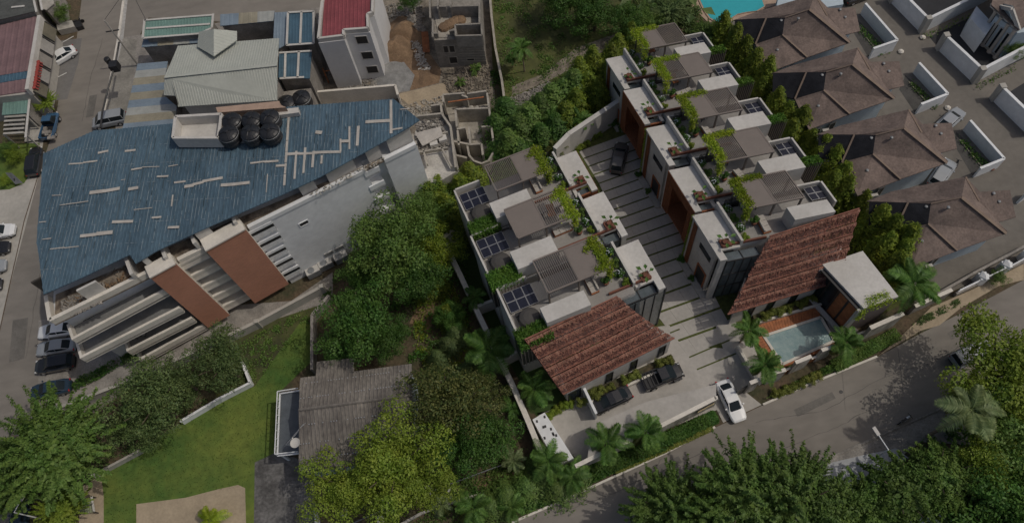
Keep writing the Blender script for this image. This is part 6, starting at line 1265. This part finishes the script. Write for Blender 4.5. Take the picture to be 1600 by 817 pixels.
    g = M(); g.box(-body[-1][0] + .02, body[-1][0] - .12, -.6, .6, .18, .4); part('underbody', g.mesh('underbody', TYRE), t)
    wheels(t, wx, w, .33 if kind == 'sedan' else .37); return t
PRO = {k: car_proto(k, PW) for k in ('sedan', 'suv', 'van')}
def recolor(t, m):
    for c in t.children:
        if c.name.split('.')[0] in ('body', 'roof', 'pillars', 'mirror'): setmat(c, m)
CARD = [('sedan', PW, (119, 82), (78, 106), 'white sedan parked slantwise in the bay before the sign boards'), ('suv', PW, (-28, 371), (31, 362), 'white estate car nosing in from the left edge on the pale forecourt'), ('sedan', PB, (-36, 398), (20, 388), 'black car just below the white one at the left edge'),
 ('sedan', PSL, (-40, 428), (12, 417), 'silver car nose at the left edge, third down'), ('sedan', PB, (-48, 455), (6, 446), 'black car nose at the left edge, lowest of the row'), ('suv', PB, (56, 276), (62, 238), 'black car beside the upper left corner of the blue roof'),
 ('sedan', PW, (119, 515), (70, 522), 'white sedan parked uppermost beneath the balconies with dark sunroof'), ('sedan', PSL, (121, 541), (64, 549), 'pale silver sedan parked second under the balconies'), ('suv', PB, (121, 566), (61, 577), 'black sport utility car parked third under the balconies'), ('sedan', PGR, (114, 604), (54, 616), 'dark blue car parked lowest below the balconies beside the feathery tree'),
 ('van', PSL, (192, 189), (158, 196), 'silver van parked between the striped shed and the blue roof'), ('suv', PG, (963, 269), (971, 234), 'dark grey car standing alone on the striped drive'), ('sedan', PW, (1128, 602), (1153, 655), 'white car leaving the estate by the black gate'), ('sedan', PB, (983, 614), (925, 641), 'black sedan beside the white screen wall under the red tiles'),
 ('van', PW, (1420, 817), (1482, 799), 'white vehicle under drooping branches at the bottom right'), ('van', PSL, (1495, 565), (1533, 548), 'silver van at the roadside under the bright green tree'), ('sedan', PGR, (35, 835), (38, 798), 'dark blue car under the tree at the bottom left edge'), ('sedan', PSL, (1470, 203), (1492, 183), 'silver car by the wall of the second and third brown houses'),
 ('suv', PSL, (1458, 290), (1478, 262), 'pale blue grey car between the third and nearest brown houses'), ('suv', PB, (1324, 4), (1356, -8), 'black car at the top edge above the first courtyard wall')]
done = set()
for k, pm, a, b, lb in CARD:
    A, B_ = P(*a), P(*b); d = B_ - A; c = (A + B_) / 2; pr = PRO[k]; rz = math.atan2(d.y, d.x)
    if k in done: o = dup(pr, c, rz, lb, 'parked cars')
    else:
        done.add(k); KIDS[pr.name] = list(pr.children); o = pr; o.location = c; o.rotation_euler = (0, 0, rz); o['label'] = lb; o['group'] = 'parked cars'
        for ch in pr.children: KIDS[ch.name] = list(ch.children)
    COL = (o, pm); ALL.append(COL)
bpy.context.view_layer.update()
for o, m in ALL: recolor(o, m)
# sunroofs on the two cars under the balconies
def truck(label, a, b, pm, bed=True, jeep=False):
    A, B_ = P(*a), P(*b); d = B_ - A; c = (A + B_) / 2; t = thing('pickup_truck', label, 'truck', c, math.atan2(d.y, d.x)); L = d.length / 2
    g = loft(M(), [(.1, ring(.9, .4, 1.05)), (1.2, ring(.92, .4, 1.05)), (1.5, ring(.9, .4, 1.0)), (L - .15, ring(.84, .42, .95)), (L, ring(.7, .5, .8))]); part('body', g.mesh('body', pm), t)
    def cr(wb, zb, zt): return [(-wb, zb), (-wb * .86, zt - .05), (-wb * .75, zt), (wb * .75, zt), (wb * .86, zt - .05), (wb, zb)]
    x0 = .0 if not jeep else -.4
    g = loft(M(), [(x0, cr(.86, 1.0, 1.65)), (x0 + .9, cr(.84, 1.0, 1.75)), (1.45, cr(.86, 1.0, 1.06))]); part('windows', g.mesh('windows', GLASS), t)
    g = M(); g.box(x0 + .02, x0 + .95, -.62, .62, 1.74, 1.79); part('roof', g.mesh('roof', pm), t)
    g = M(); g.box(-L, .09, -.88, .88, .5, .62); part('bed_floor', g.mesh('bed_floor', DARK), t)
    for s in (-1, 1): g = M(); g.box(-L, .09, s * .9 - .05, s * .9 + .05, .5, 1.05); part('bed_side', g.mesh('bed_side', pm), t)
    g = M(); g.box(-L - .05, -L + .03, -.86, .86, .5, 1.03); part('tailgate', g.mesh('tailgate', pm), t)
    for s in (-1, 1): g = M(); g.lathe([(.14, -.04), (.14, .04)], c=(L - .05, s * .6, .82), n=10, ax='x' if False else 'y'); part('headlight', g.mesh('headlight', LAMP), t)
    if jeep:
        for i in range(5): g = M(); g.bar((-L + .15 + i * .42, -.85, 1.3), (-L + .15 + i * .42, .85, 1.3), .08, .06); part('rack_bar', g.mesh('rack_bar', DARK), t)
        for s in (-1, 1): g = M(); g.bar((-L + .1, s * .85, 1.28), (x0, s * .85, 1.45), .07); part('rack_rail', g.mesh('rack_rail', DARK), t)
        for s in (-1, 1): g = M(); g.box(L - 1.25, L - .3, s * 1.0 - .12, s * 1.0 + .12, .82, .9); part('fender', g.mesh('fender', DARK), t)
        g = M(); g.box(L - .02, L + .16, -.85, .85, .5, .66); part('bumper', g.mesh('bumper', DARK), t)
    wheels(t, (-L + .85, L - .85), .95 if not jeep else 1.02, .36 if not jeep else .43); return t
truck('black off road pickup with open slatted rack beside the round bushes', (1004, 602), (1062, 580), PB, jeep=True)
tb = truck('blue pickup truck with loaded bed at the pale concrete platform', (77, 222), (88, 182), PBL)
g = M(); c = P(79, 211, .65)
for _ in range(14): q = c + Vector((U_(-.7, .7), U_(-1, 1), U_(0, .35))); s = U_(.12, .3); g.box(q.x - s, q.x + s, q.y - s, q.y + s, q.z, q.z + s)
g.build('cargo', CONCD, kind='stuff', label='jumbled load of small boxes in the bed of the blue pickup', cat='cargo')
def bike(label, x, y, rz, m):
    t = thing('motorcycle', label, 'motorcycle', P(x, y), rz)
    for s in (-.62, .62): g = M(); g.lathe([(.2, -.05), (.3, -.05), (.3, .05), (.2, .05)], c=(s, 0, .3), n=14, ax='y'); part('wheel', g.mesh('wheel', TYRE), t)
    g = M(); g.tube([(-.5, 0, .5), (0, 0, .45), (.3, 0, .6), (.55, 0, .9)], [.1, .16, .14, .08], 6); part('body', g.mesh('body', m), t); g = M(); g.box(-.55, .1, -.13, .13, .72, .82); part('seat', g.mesh('seat', DARK), t)
    g = M(); g.bar((.5, -.33, .98), (.5, .33, .98), .05); part('handlebar', g.mesh('handlebar', DARK), t); g = M(); g.bar((.62, 0, .3), (.48, 0, .95), .07); part('fork', g.mesh('fork', STEEL), t)
bike('dark motorcycle parked just below the white sedan by the sign boards', 82, 124, .5, PB); bike('white motorcycle by the dark drain edge of the main road', 1411, 657, .4, PW); bike('dark motorcycle behind the third brown house beside the pale car', 1491, 262, .9, PB)
bike('dark motorcycle at the end of the top left parking strip', 124, 38, .3, PB)
# ---- street lamps, poles, cables
def lamp(label, tx, ty, hx, hy, z, m=WHITEB):
    q = P(tx, ty, z); h = P(hx, hy, z + .2); t = thing('street_lamp', label, 'street lamp', (q.x, q.y, 0)); g = M(); g.tube([(q.x, q.y, 0), (q.x, q.y, z)], [.09, .06], 8); g.build('pole', m, t)
    g = M(); g.tube([q, h], .05, 6); g.build('arm', m, t); d = (h - q).normalized(); g = M(); g.bar(h - d * .1, h + d * .75, .34, .14); g.build('lamp_head', WHITE, t)
lamp('white street lamp reaching over the main road from the bottom trees', 1388, 702, 1372, 678, 7); lamp('white street lamp leaning over the bottom left corner', 22, 800, 33, 780, 6); 
up = thing('utility_pole', 'thin grey utility pole with a dark transformer box at the left road', 'utility pole', P(200, 95)); q = P(163, 32, 9)
g = M(); g.tube([(q.x, q.y, 0), (q.x, q.y, 9)], [.17, .1], 8); g.build('pole', CONC, up); g = M(); g.bar((q.x - .9, q.y, 7), (q.x + .9, q.y, 7), .12); g.build('cross_arm', DARK, up)
g = M(); tq_ = P(181, 102, 5.5); g.box(tq_.x - .6, tq_.x + .5, tq_.y - .9, tq_.y + .2, 5.1, 6.2); g.lathe([(.35, 5.3), (.4, 6.3), (.3, 6.4)], c=(tq_.x - .9, tq_.y + .6, 0), n=10); tb_ = g.build('transformer', DARK, kind='stuff', label='dark transformer cluster hanging on the cable line above the left road', cat='transformer')
def cable(label, pts, r=.05): 
    g = M(); g.tube([P(*p) for p in pts], r, 5); return g.build('power_cable', DARK, label=label, cat='cable')
cable('thick black cable bundle hanging along the edge of the left road', [(186, 66, 6.5), (184, 78, 6), (180, 100, 5.6), (174, 120, 5.2), (166, 150, 4.8), (160, 175, 4.7), (157, 200, 4.8)], .13)
cable('thin cable running from the top pole to the teal shed corner', [(163, 32, 9), (200, -20, 8)], .03); cable('thin cable from the pole toward the teal shed', [(207, -10, 8), (228, 32, 7)], .03)
cable('thin dark cable crossing the main road, left of a close pair', [(1514, 474, 6), (1515, 545, 6)], .025); cable('thin dark cable crossing the main road, right of a close pair', [(1518, 474, 6), (1518, 545, 6)], .025)
cable('thin cable over the main road below the pool panels', [(1403, 545, 6), (1411, 610, 6)], .02)
# ---- air conditioning units
ac = thing('air_unit', '', 'air conditioner', (0, 0, 0)); g = M(); g.box(-.55, .55, -.3, .3, 0, .75); part('case', g.mesh('case', WHITE), ac); g = M(); g.lathe([(.28, 0), (.28, .03), (.1, .05)], c=(-.1, 0, .751), n=16); part('fan_grille', g.mesh('fan_grille', STEEL), ac)
g = M(); g.box(-.56, .56, -.32, -.305, .08, .68); part('fin_panel', g.mesh('fin_panel', STEEL), ac)
for i, ((x, y, z, s), lb) in enumerate(zip([(496, 401, 1.8, 1), (514, 396, 1.8, 1), (530, 388, 1.8, 1), (492, 428, .3, 1.5), (511, 416, .3, 1.5), (535, 405, .3, 1.5), (416, 130, 6.7, 1.1), (427, 129, 6.7, 1.1), (234, 452, 6.8, .9), (241, 448, 6.8, .9), (228, 456, 6.8, .9)],
    ['small white air unit on the wall foot, left of three', 'small white air unit on the wall foot, middle of three', 'small white air unit on the wall foot, nearest the big tree', 'large framed air unit lowest and left below the white wall', 'large framed air unit in the middle below the white wall', 'large framed air unit half hidden by the big dark tree', 'white air unit beside the green hip roof, left one', 'white air unit beside the green hip roof, right one', 'air unit on the second balcony from the top, middle of three', 'air unit on the second balcony nearest the terracotta panel', 'air unit on the second balcony farthest from the panel'])):
    place(ac, P(x, y, z), .35, lb, s, 'air conditioning units')
# balcony chairs
for i, (x, y) in enumerate([(212, 527), (219, 521), (226, 523), (231, 515)]): place(chair, P(x, y, 4.1), i * 1.5, 'white plastic chair on the long lower balcony, %s from the left' % ORD[i], 1.1, 'white balcony chairs')
# ---- bottom garden: rail and painted tyres
rl = thing('pipe_rail', 'long double pipe rail running through the bottom garden', 'railing', P(690, 770)); 
for z in (.5, .9): g = M(); g.tube([P(540, 822, z), P(600, 795, z), (P(700, 757, z)), P(800, 720, z)], .06, 6); g.build('rail', STEEL, rl)
for t_ in range(9): q = P(545 + t_ * 31, 820 - t_ * 12.2); g = M(); g.bar(q, q + Vector((0, 0, .9)), .07); g.build('post', STEEL, rl)
r2_ = thing('pipe_rail', 'short pale rail at the foot of the yellow green tree', 'railing', P(620, 773)); g = M(); g.tube([P(598, 777, .7), P(645, 768, .7)], .08, 6); g.build('rail', WHITEB, r2_); g = M(); g.tube([P(672, 775, .3), P(676, 790, .3), P(675, 796, .3)], .08, 6); g.build('curved_end', WHITEB, r2_)
ty = thing('painted_tyre', '', 'tyre', (0, 0, 0)); g = M(); vs_ = []; g.lathe([(.22, .0), (.36, 0), (.4, .08), (.36, .17), (.22, .17), (.2, .1)], n=16); g.f = g.f[:-2]; g.mi = g.mi[:-2]; part('rubber', g.mesh('rubber', mat('white_tyre_paint', (.5, .5, .47), .8, .2, 4)), ty); g = M(); g.lathe([(.19, .02), (.19, .06)], n=12); part('soil_fill', g.mesh('soil_fill', SOIL), ty)
for i, (x, y) in enumerate([(697, 764), (669, 765), (669, 774), (618, 790), (608, 795), (602, 795), (595, 811), (603, 781), (538, 800)]): place(ty, P(x, y, .25), i, 'white painted tyre ring by the pipe rail, %s counting from the right' % ORD[i], 1.15, 'painted tyres')
bwall('low pale garden edge wall at the bottom beside the rail', [(618, 825), (660, 802), (700, 788), (760, 770)], .4, .18, CONC)
# ---- garden bench bottom left
bn = thing('garden_swing', 'pale green slatted garden bench with white side rails by the lawn', 'bench', P(137, 792)); bq = Q([(124, 778), (146, 776), (150, 800), (122, 802)], .5)
for i in range(7):
    g = M(); a = bq[0].lerp(bq[1], (i + .1) / 7); b = bq[3].lerp(bq[2], (i + .1) / 7); g.bar(a, b, .2, .05); g.build('slat', mat('pale_green_paint', (.27, .30, .19), .8, .1, 2), bn)
for q0, q1 in ((bq[0], bq[3]), (bq[1], bq[2])): g = M(); g.bar(q0 + Vector((0, 0, .35)), q1 + Vector((0, 0, .35)), .2, .08); g.build('side_rail', WHITE, bn)
for q in bq: g = M(); g.bar((q.x, q.y, 0), (q.x, q.y, .95), .1); g.build('leg', DARK, bn)
# white apron slabs and lawn edge bits
mb = thing('manhole_cover', 'small dark cover in the middle of the main road', 'manhole', P(1314, 612)); g = M(); q = P(1314, 612); g.lathe([(.2, 0), (.2, .03)], c=(q.x, q.y, .01), n=12); g.build('lid', DARK, mb)
for i, ((x, y), lb) in enumerate(zip([(1441, 60), (1407, 82), (1480, 170), (1548, 264)], ['small white stone at the corner of the top courtyard wall', 'small pale stone beside the first L shaped wall', 'pale stone beside the second L shaped wall', 'reddish pot inside the third L shaped wall'])):
    g = M(); q = P(x, y); g.lathe([(.3, 0), (.4, .2), (.2, .4)], c=tuple(q), n=7); g.build('stone', FASC if i < 3 else RUST, label=lb, cat='stone')
